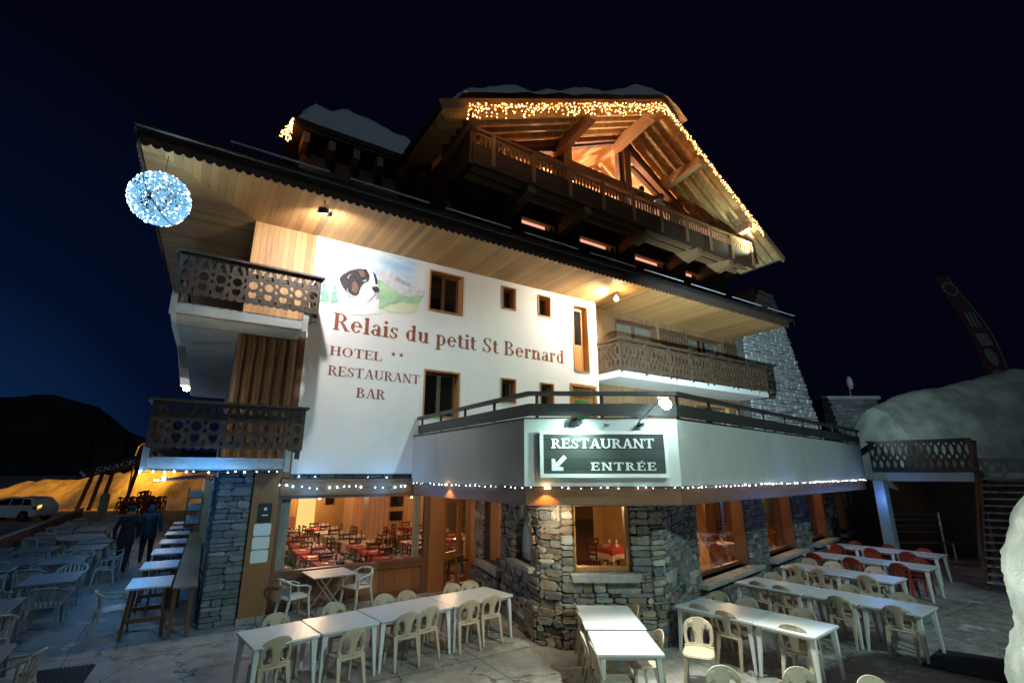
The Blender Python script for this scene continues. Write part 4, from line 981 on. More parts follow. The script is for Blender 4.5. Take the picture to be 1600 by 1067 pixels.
# mapping from the photograph-of-mural sketch (0..1524 x 0..1067 grid) onto the wall was done by hand
mt = paint('mural_grey', (.62, .63, .66), (.74, .75, .77), 5); mt2 = paint('mural_grey_blue', (.46, .49, .58), (.76, .78, .80), 7)
gr1 = paint('mural_green', (.26, .52, .28), (.50, .68, .46), 4); gr2 = paint('mural_pale_green', (.60, .68, .46), (.72, .76, .60), 3)
trg = paint('mural_fir_green', (.08, .34, .22), (.34, .58, .44), 16)
blk = paint('mural_dark_fur', (.02, .022, .032), (.075, .06, .065), 12); brn = paint('mural_brown_fur', (.13, .075, .06), (.24, .15, .12), 14)
whf = nmat('mural_white_fur', (.84, .84, .85), .9); gry = paint('mural_fur_shade', (.30, .32, .38), (.52, .53, .58), 14)
MU = {'peak': [(1.02,8.04),(1.19,8.24),(1.26,8.4),(1.3,8.57),(1.39,8.47),(1.48,8.41),(1.67,8.26),(1.78,8.02),(1.48,7.86),(1.13,7.78)],
'peak_snow': [(1.2,8.2),(1.28,8.36),(1.32,8.46),(1.38,8.31),(1.56,8.26),(1.48,8.17),(1.37,8.21),(1.32,8.01),(1.23,8.09),(1.07,7.96)],
'ridge': [(2.42,8.31),(2.53,8.36),(2.65,8.41),(2.77,8.42),(2.87,8.26),(2.97,8.34),(3.09,8.26),(3.27,8.23),(3.42,8.16),(3.61,8.09),(3.82,8.02),(3.75,7.84),(3.42,7.83),(3.05,7.8),(2.68,7.97),(2.46,8.07)],
'ridge_shade': [(2.87,8.26),(2.99,8.32),(3.07,8.23),(3.22,8.19),(3.34,8.16),(3.32,8.08),(3.15,8.1),(3.0,8.14),(2.93,8.18)],
'meadow': [(2.42,8.1),(2.67,8.02),(2.92,7.88),(3.17,7.79),(3.44,7.84),(3.77,7.92),(3.68,7.7),(3.52,7.39),(3.2,7.28),(2.84,7.26),(2.49,7.28)],
'near_meadow': [(2.6,7.3),(2.83,7.46),(3.18,7.58),(3.56,7.6),(3.7,7.71),(3.64,7.52),(3.52,7.33),(3.08,7.24),(2.73,7.24)],
'hedge': [(2.62,7.36),(2.73,7.49),(2.87,7.56),(3.1,7.69),(3.44,7.86),(3.11,7.64),(2.92,7.48),(2.74,7.42)],
'fir_a': [(1.05,7.86),(1.1,7.73),(1.08,7.7),(1.15,7.58),(1.12,7.55),(1.19,7.43),(1.17,7.4),(1.22,7.23),(0.98,7.18),(0.99,7.36),(0.96,7.38),(1.01,7.53),(0.98,7.54),(1.03,7.69),(1.0,7.71)],
'fir_b': [(1.3,7.73),(1.36,7.62),(1.34,7.59),(1.4,7.49),(1.37,7.46),(1.44,7.25),(1.23,7.2),(1.25,7.42),(1.22,7.43),(1.27,7.58),(1.25,7.6)],
'dog_chest': [(1.64,7.52),(1.49,7.3),(1.41,7.15),(1.41,7.01),(1.73,6.98),(2.17,7.03),(2.5,7.14),(2.48,7.47),(2.42,7.67),(1.89,7.71)],
'dog_head': [(1.39,7.91),(1.49,8.05),(1.67,8.2),(1.84,8.28),(2.07,8.32),(2.15,8.25),(2.19,8.11),(2.17,7.99),(2.05,7.91),(1.97,7.78),(1.93,7.58),(1.88,7.52),(1.69,7.43),(1.62,7.55),(1.52,7.66),(1.45,7.78)],
'dog_brow': [(1.86,8.23),(1.98,8.28),(2.06,8.18),(2.04,8.08),(1.93,8.09)],
'dog_cheek': [(1.78,7.93),(1.88,7.85),(1.91,7.71),(1.86,7.58),(1.74,7.63),(1.73,7.82)],
'dog_blaze': [(2.1,8.29),(2.23,8.3),(2.32,8.14),(2.36,7.95),(2.27,7.84),(2.3,7.65),(2.25,7.45),(2.14,7.37),(2.0,7.4),(1.93,7.55),(1.98,7.75),(2.08,7.89),(2.17,8.01),(2.18,8.16)],
'dog_far_eye_patch': [(2.25,8.29),(2.34,8.22),(2.4,8.06),(2.41,7.94),(2.35,7.95),(2.31,8.12)],
'dog_nose': [(2.26,7.85),(2.4,7.89),(2.46,7.83),(2.46,7.73),(2.34,7.72),(2.28,7.78)],
'dog_jowl': [(2.34,7.71),(2.46,7.72),(2.47,7.59),(2.38,7.48),(2.42,7.63),(2.33,7.56),(2.29,7.48),(2.23,7.42),(2.12,7.35),(2.24,7.5),(2.33,7.63)],
'dog_eye': [(1.99,7.97),(2.09,8.03),(2.11,7.98),(2.03,7.94)],
'dog_ear_glint': [(1.6,7.98),(1.64,8.06),(1.7,8.09),(1.64,8.03),(1.63,7.94)],
'dog_collar_shade': [(1.61,7.7),(1.66,7.57),(1.77,7.51),(1.91,7.52),(1.82,7.46),(1.67,7.45),(1.61,7.56)],
}
for nm, mat_, lv, jt, fi in (('peak', mt, 1, .012, .06), ('peak_snow', whf, 2, .012, .06), ('ridge', mt2, 1, .018, .05), ('ridge_shade', gry, 2, .016, .04), ('meadow', gr1, 3, .01, .07), ('near_meadow', gr2, 4, .01, .07),
    ('hedge', paint('mural_hedge', (.22, .42, .27), (.40, .58, .42), 14), 5, .012, .05), ('fir_a', trg, 3, .012, .04), ('fir_b', trg, 4, .012, .04), ('dog_chest', whf, 6, 0, 0), ('dog_head', blk, 7, .006, .04), ('dog_brow', brn, 8, 0, 0), ('dog_cheek', brn, 8, 0, 0),
    ('dog_blaze', whf, 9, 0, 0), ('dog_far_eye_patch', blk, 10, 0, 0), ('dog_nose', blk, 11, 0, 0), ('dog_jowl', gry, 10, 0, 0), ('dog_eye', gry, 12, 0, 0), ('dog_ear_glint', gry, 12, 0, 0), ('dog_collar_shade', gry, 12, 0, 0)):
    layer(nm.replace('_a', '').replace('_b', '') if nm.startswith('fir') else nm, MU[nm], mat_, lv, jit=jt, fine=fi)

# ================================================================== SIGN ON THE PARAPET
A = (Vector((5.97, -6.67)) - Vector((3.67, -5.2))).normalized(); N = Vector((A.y, -A.x))
sf = lambda a, c, t: (3.67 + A.x * a + N.x * t, -5.2 + A.y * a + N.y * t, c)
sg = thing('restaurant_sign', (4.85, -5.98, 2.9), 'dark wooden restaurant entrance sign with white frame and letters on the terrace parapet', 'sign')
a0, a1 = .27, 2.50
b = MB(); b.prism(rect(a0 + .05, a1 - .05, 2.98, 3.66), sf, .07, .10); b.build('board', wood('sign_boards', (.035, .045, .04), 'z', 'x', .17, .4, .5, .03, 1.2), sg)
b = MB()
for r in (rect(a0, a1, 2.92, 2.985), rect(a0, a1, 3.655, 3.71), rect(a0, a0 + .06, 2.985, 3.655), rect(a1 - .06, a1, 2.985, 3.655)): b.prism(r, sf, .055, .12)
b.build('frame', M['paint_white'], sg)
b = MB()
for a in (.6, 1.4, 2.2): b.prism(rect(a, a + .04, 3.1, 3.5), sf, 0.0, .068)
each(b, 'bracket', M['black'], sg)
lf = lambda u, z: (lambda a, c, t: sf(u + a, z + c, .10 - t))
b = MB(); SL.text(b, 'RESTAURANT', 1.80, .165, lf(.47, 3.415), t=.012); b.build('lettering', M['paint_white'], sg)
b = MB(); SL.text(b, 'ENTRÉE', 1.13, .135, lf(1.15, 3.04), t=.012, track=.14); b.build('lettering', M['paint_white'], sg)
b = MB()
x0, z0 = .47, 3.035; b.prism([(x0, z0), (x0 + .20, z0), (x0 + .20, z0 + .055), (x0 + .125, z0 + .075), (x0 + .265, z0 + .215), (x0 + .21, z0 + .265), (x0 + .075, z0 + .13), (x0 + .055, z0 + .2), (x0, z0 + .2)], sf, .101, .112); b.build('arrow', M['paint_white'], sg)

# ================================================================== LAMPS OF THE PLACE AND ADDED FILL
def flood(loc, d, label, size=.17, lens='black', power=0, color=(1, 1, 1), spot=120, arm=None, name='floodlight', lit=None, blend=.5):
    d = Vector(d).normalized(); t = thing(name, loc, label, 'floodlight'); L = Vector(loc)
    side = d.cross(Vector((0, 0, 1))).normalized(); up = side.cross(d)
    b = MB(); P0, P1 = L - d * size * .45, L; s = size
    b.beam(P0, P1, s * .7, s * .5, w2=s * 1.15, h2=s * .85); b.build('housing', M['black'], t)
    b = MB(); b.beam(P1, P1 + d * .012, s * 1.0, s * .72); b.build('lamp_glass', M[lens], t)
    b = MB(); b.tube([L - side * s * .6 - d * s * .2, L - side * s * .6 + up * s * .6 - d * s * .2, L + side * s * .6 + up * s * .6 - d * s * .2, L + side * s * .6 - d * s * .2], .008, 6)
    if arm: b.tube([L + up * s * .6 - d * s * .2, Vector(arm)], .012, 6)
    b.build('bracket', M['metal'], t)
    if power:
        lamp('SPOT', 'flood_beam', P1 + d * .03, power, color, .05, target=P1 + d, spot=spot, blend=blend)
    return t
# warm-white flood under the eave at left, on the mural
flood((.48, -1.98, 8.62), (.40, 1, -.75), 'black twin floodlight hanging under the eaves above the dog mural', .2, 'floodw', 430, (1, .97, .94), 158, arm=(.5, -1.9, 8.95))
flood((.62, -1.96, 8.60), (.55, 1, -.30), 'smaller black spot lamp beside the floodlight above the mural', .12, 'black', 0, arm=(.5, -1.9, 8.95))
# warm flood by the right balcony
flood((10.2, -1.25, 8.72), (-.75, .62, -.42), 'bright warm floodlight shining from the soffit above the right balcony', .2, 'floodw', 700, (1, .88, .68), 155, arm=(10.15, -1.1, 8.95))
lamp('POINT', 'flood_glow', (10.2, -1.4, 8.60), 26, (1, .72, .36), .05)
# cold flood standing off the terrace sign
tt = flood((5.42, -6.86, 4.16), (-.35, -.75, -.55), 'dazzling cold white floodlight on a bent arm above the sign', .15, 'black', 0, arm=(5.30, -6.36, 3.84))
lamp('POINT', 'flood_glow', (5.47, -7.10, 4.16), 14, (.62, .95, .90), .06)
lamp('SPOT', 'flood_beam', (5.5, -7.10, 4.14), 880, (.98, 1, .84), .06, target=(2.9, -10.2, 0), spot=122, blend=.5)
lamp('SPOT', 'flood_beam', (6.0, -6.50, 4.62), 6800, (.66, .92, 1), .06, target=(18, 0, 7.2), spot=66, blend=.9)
lamp('SPOT', 'sign_flood_beam', (4.22, -6.20, 3.80), 46, (.64, 1, .90), .05, target=(4.35, -5.60, 3.3), spot=140, blend=.8)
lamp('SPOT', 'yard_floodlight', (5.5, -18.0, 9.5), 2400, (.68, 1, .93), .15, target=(8.0, -6.0, 1.3), spot=66, blend=.35)
flood((4.36, -5.80, 3.82), (.55, .20, -1), 'square black floodlight on top of the sign, left end', .2, 'black', 0)
flood((5.36, -6.38, 3.80), (.1, -.35, -1), 'small black lamp head at the foot of the bent arm on the sign', .11, 'black', 0)
flood((4.85, -6.05, 3.80), (0, -.3, -1), 'small pale lamp bracket above the middle of the sign', .08, 'metal', 0)
for nm, c_, r_, mt_, own in (('lamp_globe', (5.40, -6.95, 4.12), .085, 'floodc', 'floodlight.002'), ('lamp_globe', (10.12, -1.30, 8.66), .075, 'floodw', None)):
    b = MB(); b.lathe(c_, [(r_ * sin(pi * k / 8), -r_ * cos(pi * k / 8)) for k in range(9)], 14)
    own = [o for o in COL.objects if o.name.startswith('floodlight') and (o.location - Vector(c_)).length < .3][0]; b.build(nm, M[mt_], own, smooth=True)
# lamp under the left balconies
t = thing('wall_lamp', (-1.55, -.9, 4.6), 'glowing yellow lamp on a flat bracket below the upper left balcony', 'lamp')
b = MB(); b.lathe((-1.50, -.98, 4.60), [(0, -.05), (.05, -.03), (.055, .02), (0, .05)], 12); b.build('bulb', M['lampy'], t, smooth=True)
b = MB(); b.beam((-1.53, -.9, 4.66), (-1.78, 1.6, 5.98), .16, .03); b.build('bracket', M['slab'], t)
lamp('POINT', 'wall_lamp_glow', (-1.48, -1.05, 4.5), 16, (1, .86, .5), .05)
# small amber downlights under the terrace
for x, y, l in ((3.63, -2.2, 'left'), (3.96, -5.44, 'right')):
    n = Vector((-1, 0, 0)) if l == 'left' else Vector((*N, 0))
    t = thing('downlight', (x, y, 2.72), 'small amber downlight under the %s terrace parapet' % ('left side of the' if l == 'left' else 'sign end of the'), 'downlight')
    b = MB(); p = Vector((x, y, 2.765)) + n * .02; b.lathe(p, [(.03, 0), (.035, -.03), (.0, -.031)], 12); b.build('fitting', M['warmbulb'], t)
    lamp('SPOT', 'downlight_beam', p + n * .03 + Vector((0, 0, -.035)), 26, (1, .45, .10), .01, target=p + n * .0 + Vector((0, 0, -1)), spot=110, blend=.4)
lamp('SPOT', 'downlight_beam', (4.25, -5.30, 2.42), 60, (1, .80, .50), .03, target=(4.75, -3.9, 1.5), spot=125, blend=.8)
lamp('SPOT', 'downlight_beam', (3.75, -1.9, 2.42), 30, (1, .62, .28), .03, target=(4.9, .4, 1.2), spot=120, blend=.8)
# string lights
def lights(name, path, step, label, mat='led', r=.010, sag=.02, group=None, wire=True, seed=1, cat='string lights', drop=0):
    R = random.Random(seed); t = thing(name, path[0], label, cat, group); P = [Vector(p) for p in path]; pts = []; bl = MB(); w = MB()
    for a, c in zip(P, P[1:]):
        n = max(1, int((c - a).length / step))
        for k in range(n):
            f = (k + R.uniform(-.25, .25)) / n; q = a + (c - a) * f + Vector((0, 0, -sag * R.random())); pts.append(q)
            if R.random() < .9: bl.ico(q - Vector((0, 0, drop * R.random())), r * R.uniform(.45, 1.25))
    w.tube(pts, .004, 4); w.build('wire', M['cable'], t); o = bl.build('bulbs', M[mat], t); return t
o1 = off_path(TP, .03)
lights('string_lights', [(*o1[0], 2.76), (*o1[1], 2.76)], .21, 'white string lights under the left flank of the terrace', 'led_w', seed=2, r=.008)
lights('string_lights', [(*o1[1], 2.76), (*o1[2], 2.76)], .16, 'sparse white string lights below the sign', 'led_w', seed=3, r=.008)
lights('string_lights', [(*o1[2], 2.76), (*o1[3], 2.78)], .17, 'long line of white string lights under the right flank of the terrace', 'led_w', seed=4, r=.011)
lights('string_lights', [(-2.0, -1.1, 3.02), (.45, -1.1, 3.03)], .17, 'blue white string lights along the lower left balcony edge', 'led', seed=5, r=.015)
lights('string_lights', [(.5, -.14, 2.76), (1.3, -.14, 2.66), (2.2, -.14, 2.70), (3.0, -.14, 2.64), (3.65, -.14, 2.72)], .15, 'blue white string lights drooping above the picture window', 'led', seed=6, r=.014)
lights('string_lights', [(.55, .08, 2.93), (3.5, .08, 2.9)], .4, 'fainter blue lights in the slot above the window beam', 'led', seed=7, r=.011)
lights('string_lights', [(-1.7, 2.4, 2.95), (-1.75, 6, 2.8), (-2.2, 11, 2.75)], .22, 'blue white string lights running back along the side awning', 'led', seed=8, r=.022)
for i, (x, y, z, p) in enumerate(((-.9, -1.35, 2.9, 16), (1.2, -.35, 2.62, 9), (2.9, -.35, 2.62, 9), (-1.9, 4, 2.6, 50), (-2.3, 9, 2.6, 24), (-4.2, 1.0, 4.6, 60), (-3.6, 15.0, 4.6, 40))):
    lamp('POINT', 'led_and_fill_glow', (x, y, z), p, (.10, .42, 1) if z < 4 else (.42, .60, .80), .3)  # high pair over the left terrace is added fill, no LEDs there
for x, y in ((11, -6.3), (15, -5.6), (17.6, -5.1)): lamp('POINT', 'led_and_fill_glow', (x, y, 2.2), 11, (.16, .36, 1), .3)
# warm icicle lights on the gable verge
R = random.Random(11); t = thing('icicle_lights', (13, -1.6, 17), 'warm golden icicle lights along the verge of the high gable', 'string lights')
bl = MB(); w = MB(); pts = []
u = 4.2
while u < 19.4:
    z = ZR(u) - .22; pts.append((u, -1.6, z)); n = R.choice((2, 3, 4, 5)) if u < 13.4 else R.choice((2, 3, 3, 4)); x = u
    for k in range(n):
        q = (u + R.uniform(-.06, .06), -1.6 - R.uniform(0, .05), z - (.11 * k + R.uniform(0, .1)) * (1.05 if u < 13.3 else .8)); bl.ico(q, R.uniform(.014, .028))
    w.tube([(u, -1.6, z), (u, -1.6, z - .11 * n)], .004, 4); u += R.uniform(.07, .13)
w.tube(pts, .006, 4); w.build('wire', M['cable'], t); tag(bl.build('bulbs', M['fairy'], t), kind='stuff')
for u in (5.5, 7.5, 9.5, 11.5, 13.2, 15, 17, 18.8): lamp('POINT', 'icicle_glow', (u, -1.75, ZR(u) - .5), 3, (1, .45, .15), .3)
lamp('SPOT', 'gable_fill_beam', (19.3, -1.35, 12.75), 420, (.86, 1, .66), .1, target=(14.5, -.6, 16.2), spot=110, blend=.9)  # spot added to brighten the gable eaves, no fitting stands there
t = thing('icicle_lights', (0, 1.9, 13), 'small triangle of golden fairy lights on the left dormer', 'string lights'); bl = MB(); w = MB()
for i in range(90):
    f = R.random(); z = 13.50 - f * .85; x = .0 + R.uniform(-.40, .02) * f; bl.ico((x, 1.88 + R.uniform(-.02, .02), z), R.uniform(.014, .024))
w.tube([(.02, 1.9, 13.5), (-.38, 1.9, 12.66)], .005, 4); w.tube([(.02, 1.9, 13.5), (.02, 1.9, 12.66)], .005, 4); w.build('wire', M['cable'], t); tag(bl.build('bulbs', M['fairy'], t), kind='stuff')
# hanging light ball
cx, cy, cz, rr = -2.42, -1.9, 8.0, .50
t = thing('light_ball', (cx, cy, cz), 'big glowing blue white ball of wire and lights hanging from the eaves', 'light ball')
cz = 8.02
bl = MB(); R = random.Random(5)
def sph(a, z): q = (1 - z * z) ** .5; return Vector((q * cos(a), q * sin(a), z))
for i in range(470):      # tangled wire arcs over the sphere
    n0 = sph(R.uniform(0, 2 * pi), R.uniform(-1, 1)); m0 = n0.orthogonal().normalized(); k0 = n0.cross(m0); a0 = R.uniform(0, 6.28); da = R.uniform(.4, 1.3); tilt = R.uniform(-.5, .5)
    pts = [Vector((cx, cy, cz)) + (m0 * cos(a0 + da * q / 6) + k0 * sin(a0 + da * q / 6) + n0 * tilt).normalized() * rr * R.uniform(.985, 1.0) for q in range(7)]
    bl.tube(pts, R.uniform(.0035, .006), 4, cap=False)
bl.build('wire_mesh', M['ballglow'], t)
b = MB()
for i in range(420): q = sph(R.uniform(0, 2 * pi), R.uniform(-1, 1)) * rr * 1.01; b.ico((cx + q.x, cy + q.y, cz + q.z), R.choice((.004, .006, .008, .013)))
tag(b.build('bulbs', M['ballled'], t), kind='stuff')
b = MB(); n0 = Vector((.80, -.35, .42)).normalized(); m0 = n0.orthogonal().normalized(); k0 = n0.cross(m0)
b.tube([Vector((cx, cy, cz)) + (m0 * cos(q / 18 * pi) + k0 * sin(q / 18 * pi)) * rr * 1.02 for q in range(37)], .009, 6, cap=False); b.tube([(cx, cy, cz + rr), (cx, cy, 8.95)], .006, 5); b.build('hoop', M['cable'], t)
lamp('POINT', 'ball_glow', (cx, cy, cz), 30, (.45, .75, 1), .2)

# ================================================================== TERRACE FURNITURE
def rrect(w, h, r, n=4):
    P = []
    for sx, sy, a0 in ((1, -1, -90), (1, 1, 0), (-1, 1, 90), (-1, -1, 180)):
        for k in range(n + 1): a = radians(a0 + 90 * k / n); P.append((sx * (w / 2 - r) + r * cos(a), sy * (h / 2 - r) + r * sin(a)))
    return P
def bistro_chair(name, mat, label):
    t = thing(name, (0, 0, 0), label, 'chair')
    b = MB(); extrude_plate(b, plate(rrect(.41, .42, .09), [], .07), lambda a, c, t_: (a * (1 + .10 * (c + .2)), c, .44 - .018 * max(0, 1 - (a / .2) ** 2) * max(0, 1 - (c / .21) ** 2) + (-.02 * max(0, c - .12) / .09) + t_), -.012, .012)
    P = [(x * (1 + .10 * (y + .2)), y, .43 - (.02 * max(0, y - .12) / .09)) for x, y in rrect(.41, .42, .09, 3)]; b.tube(P + [P[0]], .013, 5, cap=False)
    b.build('seat', mat, t, smooth=True)
    out = [(-.185, .43), (.185, .43), (.20, .52), (.208, .62), (.203, .70)] + [(.203 * cos(a), .70 + .125 * sin(a)) for a in (pi * k / 12 for k in range(1, 12))] + [(-.203, .70), (-.208, .62), (-.20, .52)]
    hole = lambda s: [(s * x, z) for x, z in ([(.055, .49), (.15, .49), (.17, .56), (.172, .63), (.155, .685), (.12, .71), (.085, .695), (.062, .64), (.052, .56)])][::s]
    bk = lambda a, c, t_: (a, -.195 - .22 * (c - .43) + .9 * a * a - t_, c)
    b = MB(); extrude_plate(b, plate(out, [hole(1), hole(-1)], .05), bk, -.007, .009)
    b.tube([bk(a * .99, c, 0) for a, c in out[1:]], .0115, 5, cap=False)
    for s in (1, -1): H_ = hole(s); b.tube([bk(a, c, 0) for a, c in H_ + [H_[0]]], .009, 4, cap=False)
    b.build('backrest', mat, t, smooth=True)
    for s in (-1, 1):
        b = MB(); b.beam((s * .175, .165, .43), (s * .20, .215, 0), .065, .05, up=(0, 1, 0), w2=.032, h2=.026); b.build('leg', mat, t, bevel=.006)
        b = MB(); b.beam((s * .18, -.175, .47), (s * .205, -.27, 0), .07, .045, up=(0, 1, 0), w2=.034, h2=.028); b.build('leg', mat, t, bevel=.006)
    return t
def arm_chair(name, mat, label, slats=False):
    t = thing(name, (0, 0, 0), label, 'armchair')
    b = MB(); extrude_plate(b, plate(rrect(.46, .46, .08), [], .08), lambda a, c, t_: (a, c, .42 - .015 * max(0, 1 - (a / .22) ** 2) - .05 * (c < -.1) * 0 + .04 * c + t_), -.014, .014)
    P = [(x, y, .41 + .04 * y) for x, y in rrect(.46, .46, .08, 3)]; b.tube(P + [P[0]], .016, 5, cap=False); b.build('seat', mat, t, smooth=True)
    b = MB(); pts = [(-.27, .20, .60), (-.285, .10, .645), (-.285, -.08, .66), (-.26, -.20, .70), (-.18, -.29, .755), (0, -.325, .775), (.18, -.29, .755), (.26, -.20, .70), (.285, -.08, .66), (.285, .10, .645), (.27, .20, .60)]
    for p, q in zip(pts, pts[1:]): b.beam(p, q, .05, .028, w2=.05)
    b.tube(pts, .018, 6); b.build('armrest', mat, t, smooth=True)
    b = MB()
    if slats:
        for x in (-.15, -.075, 0, .075, .15): b.beam((x, -.215, .42), (x * 1.15, -.31 + abs(x) * .25, .745), .045, .010, up=(0, 1, 0))
    else: extrude_plate(b, plate([(-.17, .44), (.17, .44), (.20, .60), (.17, .645), (-.17, .645), (-.20, .60)], [circ(0, .54, .06, .035, 10)], .06), lambda a, c, t_: (a, -.21 - .16 * (c - .42) + .7 * a * a - t_, c), -.006, .006)
    b.build('backrest', mat, t)
    for s in (-1, 1):
        b = MB(); b.beam((s * .215, .19, .42), (s * .24, .235, 0), .065, .05, up=(0, 1, 0), w2=.034, h2=.03); b.beam((s * .225, .19, .42), (s * .27, .2, .61), .05, .035, up=(0, 1, 0)); b.build('leg', mat, t, bevel=.006)
        b = MB(); b.beam((s * .215, -.19, .44), (s * .245, -.29, 0), .065, .05, up=(0, 1, 0), w2=.034, h2=.03); b.beam((s * .22, -.2, .42), (s * .25, -.225, .72), .05, .03, up=(0, 1, 0)); b.build('leg', mat, t, bevel=.006)
    return t
def plastic_table(name, L, w=.92, mt=None, me=None, label='', z=.74):
    mt = mt or M['table']; me = me or M['tedge']; t = thing(name, (0, 0, 0), label, 'table')
    b = MB(); P = rrect(L - .012, w, .03, 3); n = len(P)
    rings = [(P, z - .03), (P, z - .006), ([(x * .994, y * .99) for x, y in P], z)]
    for R_, zz in rings: b.v += [(x, y, zz) for x, y in R_]
    for r in (0, n): b.f += [(r + i, r + (i + 1) % n, r + n + (i + 1) % n, r + n + i) for i in range(n)]
    b.f += [tuple(range(n))[::-1], tuple(range(2 * n, 3 * n))]; b.m = [0] * len(b.f)
    b.tube([(0, 0, z - .004), (0, 0, z + .0015)], .017, 10); b.build('tabletop', mt, t)
    b = MB(); h = .05; x, y = L / 2 - .06, w / 2 - .06
    b.box(-x, x, -y, -y + .02, z - .03 - h, z - .031); b.box(-x, x, y - .02, y, z - .03 - h, z - .031); b.box(-x, -x + .02, -y + .02, y - .02, z - .03 - h, z - .031); b.box(x - .02, x, -y + .02, y - .02, z - .03 - h, z - .031); b.build('apron', me, t)
    for sx in (-1, 1):
        for sy in (-1, 1):
            b = MB(); b.beam((sx * (x - .02), sy * (y - .02), z - .032), (sx * (x + .02), sy * (y + .02), 0), .085, .07, up=(0, 1, 0), w2=.04, h2=.035); b.build('leg', me, t, bevel=.008)
    return t
rowA, rowC, rowB1 = 'white tables in front of the window', 'white tables by the stone wall', 'white tables in the rows at right'
tS = plastic_table('outdoor_table', .92, label='x'); tL = plastic_table('outdoor_table', 1.38, label='x'); tM = plastic_table('outdoor_table', 1.0, .87, label='x')
P7 = radians(7.6)
for p, x, y, l in ((tS, .17, -3.94, 'white plastic table at the left end of the front row by the window'), (tS, 1.09, -3.80, 'second white table from the left in the front row by the window'), (tL, 2.24, -3.62, 'long white table in the middle of the front row, right of the two short ones'), (tL, 3.61, -3.45, 'long white table at the stone wall end of the front row')):
    place(p, x, y, 0, P7, l, rowA)
place(tL, 4.83, -5.90, 0, radians(56.3), 'white table against the stone wall below the picture window of the bastion', rowC)
place(tM, 4.12, -6.95, 0, radians(56.3), 'brightly lit white table in the centre foreground, in front of another table', rowC)
ORD = ['nearest', 'second', 'third', 'fourth', 'farthest']; PL = {1: 'wall end', 2: 'middle', 3: 'outer end'}
for p, x, y, a, l in ((tL, 6.83, -6.65, -83, 'wall end of the nearest row'), (tS, 6.96, -7.79, -84, 'outer end of the nearest row'), (tL, 9.44, -6.08, -86, 'wall end of the second row'), (tS, 9.53, -7.25, -86, 'middle of the second row'), (tS, 9.60, -8.18, -86, 'outer end of the second row'),
                   (tL, 12.04, -5.61, -87, 'wall end of the third row'), (tM, 12.10, -6.82, -87, 'outer end of the third row'), (tS, 14.42, -4.70, -87, 'wall end of the fourth row, by red chairs'), (tM, 14.48, -5.66, -87, 'middle of the fourth row, by red chairs'), (tM, 14.52, -6.66, -87, 'outer end of the fourth row, by red chairs'),
                   (tS, 16.9, -4.17, -87, 'wall end of the farthest row'), (tS, 16.95, -5.1, -87, 'middle of the farthest row'), (tM, 17.0, -6.07, -87, 'outer end of the farthest row')):
    place(p, x, y, 0, radians(a), 'white table at the ' + l + ', right side', rowB1)
cB = bistro_chair('plastic_chair', M['chair'], 'x'); cR = bistro_chair('plastic_chair', M['chair_r'], 'x')
def chair_at(px, py, face, label, group, proto=None, d=.29):
    f = radians(face); place(proto or cB, px + d * cos(f), py + d * sin(f), 0, f - pi / 2, label, group)
gA = 'beige chairs around the front row of tables'
NM = ['first', 'second', 'third', 'fourth', 'fifth', 'sixth']
for i, (x, y) in enumerate([(.11, -4.45), (1.09, -4.65), (2.07, -4.25), (2.51, -4.12), (3.28, -4.10), (3.81, -3.98)]):
    chair_at(x, y, 97.6 + random.uniform(-7, 7), 'beige chair on the near side of the window row, %s from the left' % NM[i], gA)
for i, (x, y) in enumerate([(.24, -3.11), (1.18, -2.91), (2.11, -2.79), (2.56, -2.75), (3.58, -2.64), (4.01, -2.60)]):
    chair_at(x, y, 277.6 + random.uniform(-7, 7), 'beige chair on the window side of the front row, %s from the left' % NM[i], gA)
gC = 'beige chairs around the centre tables'
for i, (x, y, f, l) in enumerate([(4.65, -5.26, -34, 'left side of the stone wall table, touching the stones'), (4.35, -5.68, -30, 'left side of the stone wall table, nearer the camera'), (3.68, -6.55, -36, 'left side of the bright centre table'), (3.50, -6.95, -32, 'left side of the bright centre table, nearest corner'), (5.55, -5.89, 146, 'right side of the stone wall table'), (4.74, -7.10, 150, 'right side of the bright centre table'), (5.72, -6.95, 214, 'open floor right of the centre tables, seat turned to the camera')]):
    chair_at(x, y, f, 'beige chair on the ' + l, gC)
for x, y, f, l in ((4.25, -8.36, -118, 'left one of three chairs cut by the bottom edge of the photo'), (4.95, -8.86, -115, 'middle one of three chairs cut by the bottom edge of the photo'), (5.36, -9.43, -112, 'right one of three chairs cut by the bottom edge of the photo')):
    chair_at(x, y, f, 'beige chair back, ' + l, 'beige chairs at the bottom edge')
gB = 'beige chairs of the rows at right'
for row, side, f, L in (('nearest', 'near', 8, [(6.4, -6.44), (6.38, -6.95), (6.55, -7.95)]), ('nearest', 'far', 188, [(7.54, -6.07), (7.58, -6.62), (7.68, -7.56)]),
                        ('second', 'near', 5, [(8.97, -5.92), (9.0, -6.40), (9.0, -7.46), (9.1, -8.33)]), ('second', 'far', 185, [(10.2, -5.59), (10.22, -6.11), (10.30, -7.1), (10.35, -7.99)]),
                        ('third', 'near', 4, [(11.5, -5.40), (11.56, -5.90), (11.58, -6.86)]), ('third', 'far', 184, [(12.87, -5.03), (12.90, -5.59), (12.95, -6.50)])):
    for i, (x, y) in enumerate(L): chair_at(x, y, f + random.uniform(-6, 6), 'beige chair on the %s side of the %s right row, %s from the wall' % (side, row, NM[i]), gB)
